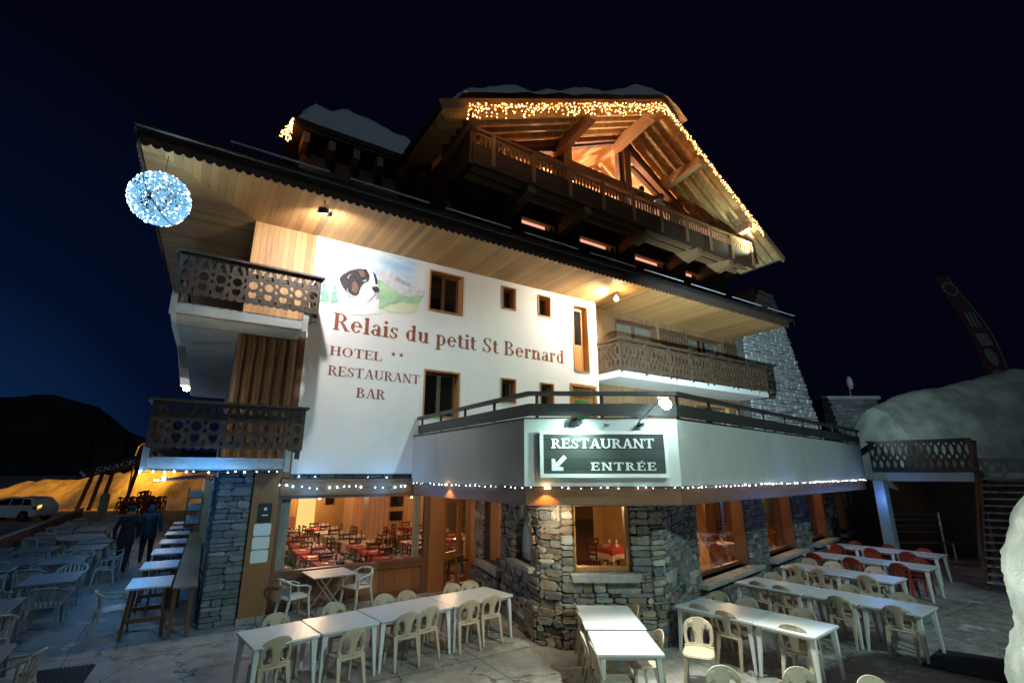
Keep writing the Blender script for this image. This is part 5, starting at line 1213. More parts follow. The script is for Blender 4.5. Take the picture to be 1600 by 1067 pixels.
for row, side, f, L in (('fourth', 'far', 184, [(15.11, -4.6), (15.2, -5.6), (15.31, -6.6)]), ('farthest', 'far', 184, [(17.68, -4.06), (17.6, -5.04), (17.6, -5.95)]), ('fourth', 'near', 4, [(13.85, -4.6), (13.9, -5.55), (13.95, -6.6)]), ('farthest', 'near', 4, [(16.3, -4.1), (16.3, -5.05), (16.35, -5.95)])):
    for i, (x, y) in enumerate(L): chair_at(x, y, f + random.uniform(-6, 6), 'red chair on the %s side of the %s right row, %s from the wall' % (side, row, NM[i]), 'red chairs of the two farthest rows', cR)
# folding table and armchairs on the pavement by the window
t = thing('folding_table', (0, 0, 0), 'small folding table with slatted grey wood top and crossed metal legs by the window', 'table')
b = MB()
for i in range(7): b.box(-.46, .46, -.46 + i * .132, -.46 + i * .132 + .124, .77, .795)
b.build('tabletop', wood('grey_slats', (.36, .33, .30), 'y', 'x', .132, .3, .5, .0, 1), t)
for y in (-.36, .36):
    b = MB(); b.beam((-.30, y, 0), (.30, y, .77), .02, .03); b.build('leg', M['metal'], t); b = MB(); b.beam((.30, y * .93, 0), (-.30, y * .93, .77), .02, .03); b.build('leg', M['metal'], t)
b = MB(); b.tube([(-.30, -.36, .02), (-.30, .36, .02)], .01, 5); b.tube([(.30, -.34, .02), (.30, .34, .02)], .01, 5); b.build('crossbar', M['metal'], t)
place(t, 1.66, -.58, .11, radians(4))
aW = arm_chair('plastic_armchair', M['chair_w'], 'x'); aG = arm_chair('plastic_armchair', M['chair_g'], 'x', True)
place(aW, .98, -.62, .11, radians(-75), 'cream armchair left of the folding table under the menu sheets', 'cream armchairs')
place(aW, 2.32, -.42, .11, radians(118), 'cream armchair right of the folding table, its back to the window panel', 'cream armchairs')
# queue stanchion by the door
t = thing('belt_stanchion', (4.68, -.85, .11), 'short black-topped barrier post with a belt clip in front of the entrance door', 'barrier post')
b = MB(); b.lathe((4.68, -.85, .11), [(0, 0), (.16, 0), (.16, .02), (.03, .04), (.03, .78), (.0, .78)], 16); b.build('post', M['metal'], t, smooth=False)
b = MB(); b.lathe((4.68, -.85, .11), [(0, .76), (.055, .77), (.06, .80), (.06, .90), (.05, .92), (0, .925)], 16); b.beam((4.73, -.86, .93), (4.95, -.80, .90), .03, .05); b.build('belt_head', M['black'], t)
b = MB(); b.prism(circ(4.68, .47, .028, .045, 12), lambda a, c, t_: (a - .0, -.883 + t_, c), -.006, 0); b.build('sticker', M['tail'], t)

# ---- dusty tables and armchairs on the left
gL = 'grey tables of the left terrace'
tG = plastic_table('outdoor_table', 1.36, .95, nmat('dusty_grey_table', (.22, .25, .27), .38), M['chair_g'], 'x'); tG2 = plastic_table('outdoor_table', 1.0, .95, nmat('dusty_table_top', (.20, .23, .25), .38), M['chair_g'], 'x')
LT = [(tG, -3.43, 3.1, 'nearest full one left of the path, with an armchair in front'), (tG, -3.95, .38, 'cut by the left photo edge, halfway down'), (tG2, -3.38, -2.92, 'cut by the left photo edge near the bottom corner'), (tG, -3.68, 6.15, 'second one beside the path'), (tG, -4.70, 6.5, 'second row, one column left of the path tables'),
      (tG, -3.53, 8.75, 'third one beside the path, next to the walking people'), (tG, -4.78, 9.1, 'third row, left column'), (tG, -4.9, 3.6, 'first row, left column, at the photo edge'), (tG, -4.2, 15.1, 'beyond the oval table'), (tG, -4.25, 16.6, 'second beyond the oval table'), (tG, -4.1, 19.0, 'third beyond the oval table'), (tG, -5.9, 9.3, 'third row, beside the plank fence'), (tG, -4.0, 21.6, 'farthest one before the crowd of red chairs')]
for p, x, y, l in LT: place(p, x, y, 0, radians(90) + random.uniform(-.04, .04), 'dusty grey table, ' + l, gL)
t = thing('oval_table', (0, 0, 0), 'pale oval table behind the dusty tables, left of the two walkers', 'table')
b = MB(); b.lathe((0, 0, 0), [(0, .705), (.70, .705), (.72, .72), (.71, .742), (0, .742)], 32); o = b.build('tabletop', nmat('pale_blue_table', (.38, .44, .48), .3), t)
for v_ in o.data.vertices: v_.co.y *= 1.6
for s in (-1, 1):
    for q in (-1, 1): b = MB(); b.beam((s * .35, q * .7, .70), (s * .42, q * .8, 0), .06, .05, up=(0, 1, 0), w2=.04, h2=.035); b.build('leg', M['chair_g'], t)
place(t, -4.12, 12.25, 0, .1)
for i, (x, y, l) in enumerate(((-4.95, 5.2, 'left column, behind the first row'), (-5.5, 3.4, 'outer column at the photo edge'), (-5.6, 7.9, 'outer column, second row'), (-3.5, 10.35, 'beside the path just before the oval table'), (-5.3, 12.8, 'outer column beside the oval table'), (-5.3, 14.6, 'outer column beyond the oval table'), (-5.4, 17.2, 'outer column, far end'), (-3.6, 17.9, 'beside the path, far end'), (-4.0, 23.6, 'very far end'), (-5.3, 20.5, 'outer column, very far end'))):
    place(tG2, x, y, 0, radians(90) + random.uniform(-.06, .06), 'square dusty grey table, ' + l, gL)
    for q, (ox, oy, f) in enumerate(((0, -.72, 90), (0, .72, 270))):
        if (i + q) % 3: place(aG, x + ox, y + oy, 0, radians(f - 90) + random.uniform(-.2, .2), 'dusty armchair, %s side of square table, %s' % (['near', 'far'][q], l), 'dusty armchairs of the left terrace')
for i, (x, y, f, l) in enumerate([(-3.28, 1.85, 90, 'before the nearest dusty table, back to the camera'), (-3.62, -.35, 100, 'at the left photo edge beside a dusty table'), (-2.85, -3.1, 170, 'in the bottom left corner, arms nearest the camera'), (-3.3, 4.6, 265, 'between the first and second dusty tables'), (-4.1, 4.75, 90, 'left of the gap between first and second dusty tables'), (-2.75, 6.2, 175, 'on the path side of the second dusty table'),
      (-3.5, 7.55, 270, 'between second and third dusty tables'), (-4.6, 7.8, 90, 'left column, between second and third rows'), (-2.7, 8.3, 180, 'path side of the third dusty table, near end'), (-2.7, 9.2, 185, 'path side of the third dusty table, far end'), (-4.2, 2.2, 80, 'left of the armchair before the nearest table'), (-5.4, 7.2, 0, 'at the left end of the second row'), (-3.7, 10.3, 270, 'before the oval table'), (-5.0, 11.9, 0, 'left of the oval table'),
      (-3.3, 15.2, 180, 'path side beyond the oval table'), (-3.3, 16.6, 180, 'path side, second beyond the oval table'), (-3.2, 19.1, 180, 'path side, third beyond the oval table'), (-5.1, 15.4, 0, 'left side beyond the oval table'), (-4.9, .6, 0, 'outer left edge, halfway down')]):
    place(aG, x, y, 0, radians(f - 90) + random.uniform(-.15, .15), 'dusty grey armchair ' + l, 'dusty armchairs of the left terrace')
# ---- long counter with small tables along the side wall
t = thing('wooden_counter', (-.9, -.4, 0), 'long brown wooden counter top running back along the side wall', 'counter')
cw_ = lambda a, v: a + .04 * v
b = MB(); b.hexa([(-1.19, -.48, .87), (-.78, -.48, .87), (-.40, 9.8, .87), (-.80, 9.8, .87), (-1.19, -.48, .90), (-.78, -.48, .90), (-.40, 9.8, .90), (-.80, 9.8, .90)])
b.build('countertop', wood('counter_wood', (.30, .16, .07), 'x', 'y', .42, .2, .4, .0, 1.0), t)
for v in (-.38, 2.2, 4.8, 7.4, 9.6):
    for a in (-1.12, -.84): b = MB(); b.box(cw_(a, v) - .035, cw_(a, v) + .035, v - .035, v + .035, 0, .868); b.build('leg', M['dark_frame'], t)
b = MB(); b.box(-1.1, -.85, -.40, -.36, .2, .28); b.build('rail', M['dark_frame'], t)
WT = nmat('weathered_blue_white_top', (.46, .54, .60), .4)
t0 = thing('trestle_table', (0, 0, 0), 'x', 'table')
b = MB(); b.box(-.36, .36, -.58, .58, .86, .895); b.build('tabletop', WT, t0)
for y in (-.5, .5):
    for s in (-1, 1): b = MB(); b.beam((s * .26, y, .86), (s * .32, y, 0), .055, .07, up=(0, 1, 0)); b.build('leg', M['dark_frame'], t0)
    b = MB(); b.box(-.29, .29, y - .02, y + .02, .28, .35); b.build('crossbar', M['dark_frame'], t0)
b = MB(); b.beam((0, -.48, .3), (0, .48, .82), .04, .05); b.build('brace', M['metal'], t0)
for i, (v, s) in enumerate(((.45, 1.2), (2.7, 1), (5.2, 1), (7.6, 1), (10.2, 1), (12.4, 1), (14.6, 1))):
    place(t0, cw_(-1.57, v), v, 0, -.04, 'narrow trestle table butting the wooden counter, %s from the front' % (['first', 'second', 'third', 'fourth', 'fifth', 'sixth', 'seventh'][i]), 'trestle tables along the counter')
place(aW, -2.12, .75, 0, radians(-80), 'cream armchair at the outer side of the first trestle table', 'cream armchairs')
# ---- wooden fence on the far left
t = thing('plank_fence', (-6.3, 12, 0), 'low brown plank fence along the left side of the terrace', 'fence')
b = MB(); b.box(-6.33, -6.29, 6, 30, .25, .80); b.build('boards', wood('fence_boards', (.10, .055, .035), 'y', 'z', .14, .4, .7, .03, 1), t)
b = MB(); b.box(-6.38, -6.24, 5.9, 30.1, .80, .85); b.build('rail', nmat('frosty_rail', (.34, .33, .32), .6), t)
for k in range(9): b = MB(); b.box(-6.40, -6.33, 6 + k * 3 - .05, 6 + k * 3 + .05, 0, .80); b.build('post', M['dark_frame'], t)
# ---- mats
for P, l in (([(9.09, -8.56), (10.2, -8.45), (10.6, -9.35), (9.3, -9.6)], 'black rubber mat at the lower right beside the snow wall'), ([(-2.95, -1.20), (-2.08, -1.33), (-2.15, -2.35), (-3.2, -2.2)], 'black ribbed floor grating at the bottom left')):
    t = MB(); t.prism(P if 'lower' in l else P[::-1], lambda a, c, t_: (a, c, t_), .004, .03)
    if 'ribbed' in l:
        for k in range(16): f = k / 16; x0, y0 = P[0][0] + (P[1][0] - P[0][0]) * f, P[0][1] + (P[1][1] - P[0][1]) * f; x1, y1 = P[3][0] + (P[2][0] - P[3][0]) * f, P[3][1] + (P[2][1] - P[3][1]) * f; t.beam((x0, y0, .035), (x1, y1, .035), .02, .014)
    tag(t.build('floor_mat', M['rubber']), l, 'mat')
t = bpy.data.objects.get('floor_mat')

# ================================================================== HALL FURNITURE
dc = thing('dining_chair', (0, 0, 0), 'x', 'chair')
b = MB(); b.box(-.2, .2, -.2, .2, .43, .46); b.build('seat', nmat('rush_seat', (.40, .28, .14), .8), dc)
for s in (-1, 1):
    b = MB(); b.beam((s * .18, .18, .43), (s * .18, .18, 0), .035, .035); b.build('leg', M['darkchair'], dc)
    b = MB(); b.beam((s * .18, -.18, 0), (s * .19, -.24, .92), .035, .035); b.build('leg', M['darkchair'], dc)
for z in (.60, .73, .87): b = MB(); b.box(-.18, .18, -.232 - .04 * (z - .6), -.212 - .04 * (z - .6), z - .03, z + .03); b.build('slat', M['darkchair'], dc)
dt = thing('dining_table', (0, 0, 0), 'x', 'table'); b = MB(); b.box(-.45, .45, -.45, .45, .71, .74); b.build('tabletop', M['darkchair'], dt)
for s in (-1, 1):
    for q in (-1, 1): b = MB(); b.box(s * .40 - .025, s * .40 + .025, q * .40 - .025, q * .40 + .025, 0, .708); b.build('leg', M['darkchair'], dt)
def clothmesh(name, mat, w, drop, z, rot=0):
    b = MB(); n = 24; c = []
    for ring, (k, zz, am) in enumerate(((.0, z, 0), (1, z, 0), (1.02, z - .02, 0), (1.03, z - drop, 1))):
        for i in range(n):
            a = 2 * pi * i / n; m = max(abs(cos(a)), abs(sin(a))); r = w / m * k; p = (r * cos(a) * (1 + .03 * am * sin(i * 2.6)), r * sin(a) * (1 + .03 * am * sin(i * 2.6)), zz - am * .05 * (abs(abs(cos(a)) - abs(sin(a))) < .3))
            c.append(p)
    b.v = c; b.f = [(r * n + i, r * n + (i + 1) % n, (r + 1) * n + (i + 1) % n, (r + 1) * n + i) for r in range(3) for i in range(n)]; b.m = [0] * len(b.f)
    return b.build(name, mat)
wc = tag(clothmesh('tablecloth', M['whitecloth'], .465, .30, .746), 'x', 'tablecloth'); rc = tag(clothmesh('tablecloth', M['redcloth'], .475, .14, .753), 'x', 'tablecloth')
pl_ = MB(); pl_.lathe((0, 0, 0), [(0, .004), (.07, .003), (.125, .018), (.12, .012), (.06, 0), (0, 0)], 14); plt = tag(pl_.build('plate', M['china'], smooth=True), 'x', 'plate')
gl_ = MB(); gl_.lathe((0, 0, 0), [(0, .002), (.032, .002), (.005, .01), (.005, .07), (.034, .10), (.036, .14), (.030, .165)], 10); gls = tag(gl_.build('wine_glass', nmat('glassware', (.75, .72, .68), .05, 0, None, 0), smooth=True), 'x', 'glass')
nk_ = MB(); nk_.lathe((0, 0, 0), [(.055, 0), (.04, .07), (0, .17)], 5); nkp = tag(nk_.build('napkin', M['china']), 'x', 'napkin')
def cpy(o, x, y, z, rot, label, group):
    if o.name not in USED: USED.add(o.name); c = o
    else: c = o.copy(); COL.objects.link(c)
    c.location = (x, y, z); c.rotation_euler = (0, 0, rot); c['label'] = label; c['group'] = group; return c
TT = []
COLN = ['one', 'two', 'three', 'four', 'five', 'six', 'seven']
for r, v in enumerate((1.3, 2.65, 4.0, 5.4, 7.1, 8.6, 10.0)):
    for c_, u in enumerate((.75, 2.3, 3.85, 5.6, 7.2)):
        if (v < 2 and u > 4) or (4.3 < u < 6 and 5.0 < v < 7.3) or (v > 9.5 and u > 4.6): continue
        TT.append((u + random.uniform(-.12, .12), v + random.uniform(-.12, .12), 'row %s behind the picture window, place %s' % (['one', 'two', 'three', 'four', 'five', 'six', 'seven'][r], COLN[c_])))
for x, y, l in ((9.9, -2.3, 'first right-wing window, near the sill'), (10.3, -.3, 'first right-wing window, deeper in'), (13.9, -1.5, 'second right-wing window, near the sill'), (14.7, .5, 'second right-wing window, deeper in'), (18.0, -.5, 'third right-wing window'), (19.2, 1.2, 'third right-wing window, deeper in'), (22.2, .4, 'last right-wing window'), (7.3, -3.3, 'bastion window, right'), (6.9, -1.4, 'bastion window, deeper in')):
    TT.append((x, y, 'behind the ' + l))
for k, (u, v, l) in enumerate(TT):
    red = k % 4 != 3; ro = random.uniform(-.06, .06)
    place(dt, u, v, .02, ro, 'dark dining table, ' + l, 'dining tables in the hall')
    cpy(wc, u, v, .02, ro, 'white undercloth, ' + l, 'tablecloths in the hall')
    if red: cpy(rc, u, v, .02, ro, 'red tablecloth, ' + l, 'tablecloths in the hall')
    for q, (dx_, dy_, f) in enumerate(((0, -.62, 0), (0, .62, pi), (-.62, 0, -pi / 2), (.62, 0, pi / 2))):
        if v + dy_ < .75 and -.5 < u < 5: continue
        place(dc, u + dx_ + random.uniform(-.05, .05), v + dy_, .02, f + random.uniform(-.12, .12), 'dark chair, %s side of table, %s' % (['window', 'far', 'left', 'right'][q], l), 'ladder-back chairs in the hall')
    for q, (dx_, dy_) in enumerate(((0, -.26), (0, .26), (-.27, 0), (.27, 0))):
        cpy(plt, u + dx_, v + dy_, .776, 0, 'white plate laid on a hall table', 'plates laid in the hall'); cpy(gls, u + dx_ * .6 + .13, v + dy_ * .6 + .06, .776, 0, 'stemmed glass standing on a hall table', 'glasses laid in the hall')
    cpy(nkp, u, v - .24, .786, 0, 'folded white napkin cone standing on a hall table plate', 'napkins laid in the hall')
# houseplants inside the window
for i, (x, l) in enumerate(((.98, 'left end'), (2.35, 'middle'), (3.55, 'right end'))):
    t = thing('potted_plant', (x, .42, .85), 'bushy green potted plant at the %s of the picture window ledge' % l, 'plant', 'plants inside the picture window')
    b = MB(); b.lathe((x, .42, .78), [(0, 0), (.08, 0), (.11, .14), (.1, .14), (0, .12)], 12); b.build('pot', nmat('pot', (.5, .48, .44), .6), t)
    b = MB(); R = random.Random(i)
    for k in range(170):
        a = R.uniform(0, 6.28); e = R.uniform(.1, 1.3); L_ = R.uniform(.10, .30) * (1.3 if i == 2 else 1); d = Vector((cos(a) * cos(e) * 1.4, sin(a) * cos(e) * .6, sin(e))); p = Vector((x, .42, .9)) + d * L_ * .8; s = Vector((-sin(a), cos(a), 0)) * .02; q = p + d * .06 + Vector((0, 0, -.015))
        b.add([p - s * .3, p + d * .03 - s, q, p + d * .03 + s], [(0, 1, 2, 3)])
    b.build('foliage', M['leaf'], t)
b = MB(); b.box(.64, 4.1, .30, .56, .70, .78); tag(b.build('plant_shelf', M['int_wood']), 'wooden shelf behind the picture window carrying the plants', 'shelf')

# ================================================================== PEOPLE
def person(name, loc, face, label, J, mats, scale=1.0, hat=None, group=None, extra=None):
    """J: joint dict for a standing 1.75 m figure facing +y; one skinned surface"""
    K = dict(pelvis=(0, 0, .95), waist=(0, .0, 1.12), chest=(0, .01, 1.32), neck=(0, .02, 1.50), head0=(0, .04, 1.57), head1=(0, .05, 1.66), head2=(0, .05, 1.71),
             shL=(-.19, 0, 1.43), elL=(-.25, -.02, 1.16), wrL=(-.24, .08, .93), shR=(.19, 0, 1.43), elR=(.25, -.02, 1.16), wrR=(.24, .08, .93),
             hiL=(-.10, 0, .90), knL=(-.11, .02, .50), anL=(-.12, -.02, .09), toL=(-.13, .13, .035), hiR=(.10, 0, .90), knR=(.11, .02, .50), anR=(.12, -.02, .09), toR=(.13, .13, .035))
    K.update(J); RD = dict(pelvis=.165, waist=.155, chest=.175, neck=.065, head0=.085, head1=.105, head2=.07, sh=.085, el=.062, wr=.042, hi=.115, kn=.082, an=.058, to=.038)
    names = list(K); E = [('pelvis', 'waist'), ('waist', 'chest'), ('chest', 'neck'), ('neck', 'head0'), ('head0', 'head1'), ('head1', 'head2')]
    for s in 'LR': E += [('chest', 'sh' + s), ('sh' + s, 'el' + s), ('el' + s, 'wr' + s), ('pelvis', 'hi' + s), ('hi' + s, 'kn' + s), ('kn' + s, 'an' + s), ('an' + s, 'to' + s)]
    V = [Vector(K[n]) for n in names]; R_ = [RD.get(n, RD.get(n[:2], .05)) for n in names]; EE = [(names.index(a), names.index(b)) for a, b in E]; lab = list(names)
    for s, sg in (('L', -1), ('R', 1)):
        w = Vector(K['wr' + s]); d = (w - Vector(K['el' + s])).normalized(); side = d.cross(Vector((0, 0, 1))); side = (side if side.length > .2 else Vector((0, 1, 0))).normalized(); i0 = names.index('wr' + s)
        V.append(w + d * .07); R_.append(.03); lab.append('hand'); EE.append((i0, len(V) - 1)); pi_ = len(V) - 1
        for k, (o, L_) in enumerate(((-.032, .06), (-.012, .075), (.010, .07), (.030, .055))):
            a = V[pi_] + side * o + d * .02; V += [a, a + d * L_ * .55, a + d * L_ * .9 + Vector((0, .02, 0))]; R_ += [.011, .0095, .008]; lab += ['hand'] * 3; n = len(V); EE += [(pi_, n - 3), (n - 3, n - 2), (n - 2, n - 1)]
        a = w + d * .03 + side * -.035 + Vector((0, .02, 0)); V += [a, a + d * .035 + Vector((0, .02, 0))]; R_ += [.013, .010]; lab += ['hand'] * 2; n = len(V); EE += [(pi_, n - 2), (n - 2, n - 1)]
    me = bpy.data.meshes.new('tmp'); me.from_pydata([tuple(v) for v in V], EE, []); o = bpy.data.objects.new('tmp', me); COL.objects.link(o)
    o.modifiers.new('s', 'SKIN'); sv = me.skin_vertices[0].data
    for i, r in enumerate(R_):
        sv[i].radius = (r, r * (.78 if lab[i] in ('pelvis', 'waist', 'chest') else 1)); sv[i].use_root = (i == 0)
    m = o.modifiers.new('u', 'SUBSURF'); m.levels = m.render_levels = 1
    dg = bpy.context.evaluated_depsgraph_get(); me2 = bpy.data.meshes.new_from_object(o.evaluated_get(dg)); bpy.data.objects.remove(o)
    for mt_ in mats: me2.materials.append(mt_)      # skin, coat, trousers, shoes
    for f in me2.polygons:
        f.use_smooth = True; c = f.center; j = min(range(len(V)), key=lambda i: (V[i] - c).length - R_[i] * .5); n = lab[j]
        f.material_index = 0 if n in ('hand', 'head0', 'head1', 'head2') else 3 if n[:2] in ('to',) or (n[:2] == 'an' and c.z < .1) else 2 if n[:2] in ('kn', 'an') or (n[:2] == 'hi' and c.z < .84) else 1
    t = thing(name, (0, 0, 0), label, 'person', group); me2.name = 'body'; bo = bpy.data.objects.new('body', me2); COL.objects.link(bo); par(bo, t)
    h = Vector(K['head1'])
    b = MB()   # hair or cap shell, nose, ears
    if hat == 'hat': b.lathe((h.x, h.y, h.z + .02), [(.17, -.01), (.165, 0), (.108, .005), (.105, .09), (.07, .115), (0, .12)], 16); b.build('hat', mats[1], t, smooth=True)
    else: b.lathe((h.x, h.y - .012, h.z), [(.112, -.10), (.118, -.03), (.112, .04), (.085, .085), (.04, .108), (0, .112)], 14); b.build('hair' if hat is None else 'hood', mats[4] if len(mats) > 4 else mats[1], t, smooth=True)
    b = MB(); b.beam(h + Vector((0, .095, -.02)), h + Vector((0, .125, -.03)), .022, .04)
    for s in (-1, 1): b.ico(h + Vector((s * .108, 0, -.01)), .022)
    b.build('face_features', mats[0], t)
    b = MB()   # coat skirt
    pv, wv = Vector(K['pelvis']), Vector(K['waist']); prof = []
    b.lathe((pv.x, pv.y, 0), [(.20, .74), (.205, .80), (.195, .95), (.178, 1.10), (.17, 1.2)], 18); ob = b.build('coat_hem', mats[1], t, smooth=True)
    for v_ in ob.data.vertices: v_.co.y = pv.y + (v_.co.y - pv.y) * .80
    t.matrix_basis = Matrix.Translation(loc) @ Matrix.Rotation(radians(face - 90), 4, 'Z') @ Matrix.Scale(scale, 4); return t
person('person', (-2.55, 8.05, 0), 82, 'person in a dark coat and brimmed hat walking away along the left path', dict(knL=(-.11, .10, .50), anL=(-.12, .16, .09), toL=(-.12, .31, .04), knR=(.11, -.04, .49), anR=(.12, -.28, .13), toR=(.13, -.16, .03), elR=(.27, .04, 1.17), wrR=(.23, .16, .97), elL=(-.27, -.08, 1.17), wrL=(-.25, -.06, .92), chest=(0, .04, 1.32), neck=(0, .06, 1.49), head0=(0, .085, 1.56), head1=(0, .10, 1.65), head2=(0, .10, 1.70)),
       [M['skin'], M['coat'], M['trouser'], M['black']], 1.10, 'hat')
person('person', (-2.02, 9.5, 0), 95, 'person in a dark blue hooded jacket walking beside the one with the hat', dict(knR=(.11, .12, .51), anR=(.12, .10, .09), toR=(.13, .25, .04), knL=(-.11, .0, .48), anL=(-.12, -.32, .24), toL=(-.12, -.27, .09), elR=(.26, -.08, 1.18), wrR=(.30, -.10, .95), chest=(0, .05, 1.32), neck=(0, .08, 1.49), head0=(0, .10, 1.56), head1=(0, .12, 1.64), head2=(0, .12, 1.69)),
       [M['skin'], M['jacket2'], M['trouser'], M['black'], M['jacket2']], 1.10, 'hood')
pose = dict(elL=(-.30, .10, 1.20), wrL=(-.22, .32, 1.08), elR=(.30, .10, 1.20), wrR=(.20, .32, 1.08), chest=(0, .08, 1.33), neck=(0, .12, 1.49), head0=(0, .15, 1.56), head1=(0, .17, 1.64), head2=(0, .17, 1.69))
person('person', (13.62, -.56, 12.4), -90, 'person in a pale blue jacket leaning on the top balcony rail', pose, [M['skin'], nmat('pale_blue_jacket', (.42, .55, .66), .7), M['trouser'], M['black'], nmat('dark_hair', (.03, .02, .015), .6)], .98)
person('person', (12.55, -.52, 12.4), -100, 'person in a brown coat at the top balcony rail, left of the pale blue jacket', pose, [M['skin'], nmat('brown_coat', (.12, .07, .05), .8), M['trouser'], M['black'], nmat('dark_hair_b', (.03, .02, .015), .6)], .97)

# ================================================================== LEFT BACKGROUND
def old(px, D, z=0):      # direction through photo column px (calibrated azimuth), at view depth D
    X = (px - 800) / 796 * D; U_, V_ = (.8396, .5432), (-.5432, .8396)
    return (X * U_[0] + D * U_[1] - 1.333, X * V_[0] + D * V_[1] - 12.536, z)
o = hillmesh('snow_bank', [(*old(px, D)[:2], h) for px, D, h in ((-200, 52, 2.0), (-60, 51, 1.4), (10, 50, 1.5), (60, 50, 2.3), (110, 50, 2.3), (160, 49, 2.7), (200, 49, 3.1), (225, 48, 3.7), (260, 48, 3.2), (300, 47, 3.1), (340, 47, 3.2), (420, 47, 3.0))], 3.2, 1, M['snow_grey'], 120, 18, -.3, 4, .16)
tag(o, kind='structure')
t = thing('street_lamp', old(207, 45, 0), 'tall street lamp with an orange glowing head beyond the sign', 'street lamp')
x, y, _ = old(206, 45); x2, y2, _ = old(222, 45)
b = MB(); b.tube([(x, y, 0), (x, y, 4.6), (x + .15, y - .1, 5.3), (x2, y2, 5.75)], [.08, .06, .05, .04], 8); b.build('pole', M['black'], t)
b = MB(); b.beam((x2 - .2, y2 + .12, 5.8), (x2 + .25, y2 - .16, 5.8), .26, .12); b.build('lamp_head', M['black'], t); b = MB(); b.ico((x2, y2, 5.66), .14); b.build('lamp_glass', M['sodium'], t)
lamp('SPOT', 'street_lamp_glow', (x2, y2, 5.5), 1900, (1, .36, .025), .15, target=old(230, 50, 0), spot=150, blend=.5)
for px, p in ((20, 1700), (-100, 900), (330, 500)): lamp('SPOT', 'sodium_fill', old(px, 42, 8.0), p * 2.0, (1, .33, .02), .3, target=old(px + 15, 51, 1.5), spot=105, blend=.6)  # orange fill added along the bank, these spots have no lamp posts
# snack bar sign on posts
t = thing('snack_bar_sign', old(170, 42, 0), 'brown snack bar sign board with white letters and arrow on slanting posts', 'sign')
A0, A1 = Vector(old(122, 42)), Vector(old(252, 41)); dA = (A1 - A0); LA = dA.length; dA.normalize(); nA = Vector((dA.y, -dA.x, 0))
zb = lambda a: 2.42 + a * (1.62 / LA) * 1.06; fS = lambda a, c, t_: (A0.x + dA.x * a + nA.x * t_, A0.y + dA.y * a + nA.y * t_, zb(a) + c)
b = MB(); b.prism(rect(0, LA, 0, .80), fS, -.06, .0); b.build('board', nmat('dark_red_board', (.09, .04, .035), .6), t)
b = MB(); TH.text(b, 'SNACK-BAR', LA * .80, .44, lambda a, c, t_: fS(LA * .20 + a, .17 + c, -t_), t=.02, smallcaps=.82); b.build('lettering', M['paint_white'], t)
b = MB(); b.prism([(.12, .62), (.22, .70), (.60, .34), (.60, .5), (.80, .12), (.38, .16), (.50, .24)][::-1], fS, .005, .02); b.build('arrow', M['paint_white'], t)
for px, lean in ((132, 14), (150, 11), (167, 10), (203, 12)):
    p0, p1 = Vector(old(px, 43)), Vector(old(px + lean, 42.1)); b = MB(); b.beam(p0, (p1.x, p1.y, zb((p1 - A0).dot(dA)) + .3), .24, .2); b.build('post', M['gable_boards'], t)
# parked car (silver estate)
t = thing('parked_car', old(45, 34, 0), 'silver grey estate car parked in front of the orange snow bank', 'car')
cr = Vector(old(88, 34)); ax = Vector((-.8396, .5432, 0)); ay = Vector((-.5432, -.8396, 0))  # nose points left, ay towards camera
fc = lambda a, c, t_: tuple(cr + ax * a - ay * (t_ - .85) * -1 * 1 + Vector((0, 0, c)))
def fc(a, c, t_): return tuple(cr + ax * a + ay * t_ + Vector((0, 0, c)))
body = [(.02, .45), (.05, .32), (.35, .28), (.45, .28), (.50, .50), (.62, .62), (.80, .66), (.98, .62), (1.10, .50), (1.15, .26), (3.25, .26), (3.30, .50), (3.42, .62), (3.60, .66), (3.78, .62), (3.90, .50), (3.95, .28), (4.45, .30), (4.52, .45), (4.50, .70), (4.30, .84), (3.3, .95), (.10, .98), (.02, .80)]
b = MB(); extrude_plate(b, plate(body, []), fc, -.84, .84); b.build('body', M['car'], t, bevel=.05)
cab = [(.10, .96), (.42, 1.36), (.8, 1.45), (1.9, 1.48), (2.55, 1.38), (3.35, .95)]
b = MB(); n = len(cab); P0 = [fc(a, c, -.80 + (c - .95) * .28) for a, c in cab]; P1 = [fc(a, c, .80 - (c - .95) * .28) for a, c in cab]
b.add(P0 + P1, [tuple(range(n)), tuple(range(n, 2 * n))[::-1]] + [(i, (i + 1) % n, n + (i + 1) % n, n + i) for i in range(n)]); b.build('cabin', M['car'], t, bevel=.04)
for w_ in ([(.42, 1.0), (.62, 1.33), (1.02, 1.38), (1.02, 1.0)], [(1.10, 1.0), (1.10, 1.385), (1.80, 1.40), (1.80, 1.0)], [(1.88, 1.0), (1.88, 1.40), (2.45, 1.31), (3.02, 1.0)]):
    b = MB(); b.prism(w_, lambda a, c, t_: fc(a, c, .812 - (c - .95) * .28 + t_), 0, .008); b.build('window', M['carglass'], t)
for a, nm in ((.80, 'wheel'), (3.60, 'wheel')):
    for s in (.70, -.86):
        b = MB(); b.prism(circ(a, .32, .32, .32, 20), fc, s, s + .16); wh = b.build('wheel', M['tyre'], t)
        b = MB(); b.prism(circ(a, .32, .19, .19, 12), fc, s + .161, s + .168); b.build('rim', M['metal'], wh)
b = MB(); b.prism([(.0, .72), (.0, .92), (.28, .90), (.22, .76)], fc, .835, .86); b.build('tail_light', M['tail'], t)
b = MB(); b.ico(fc(-.02, .95, .6), .022); b.build('indicator', M['sodium'], t)
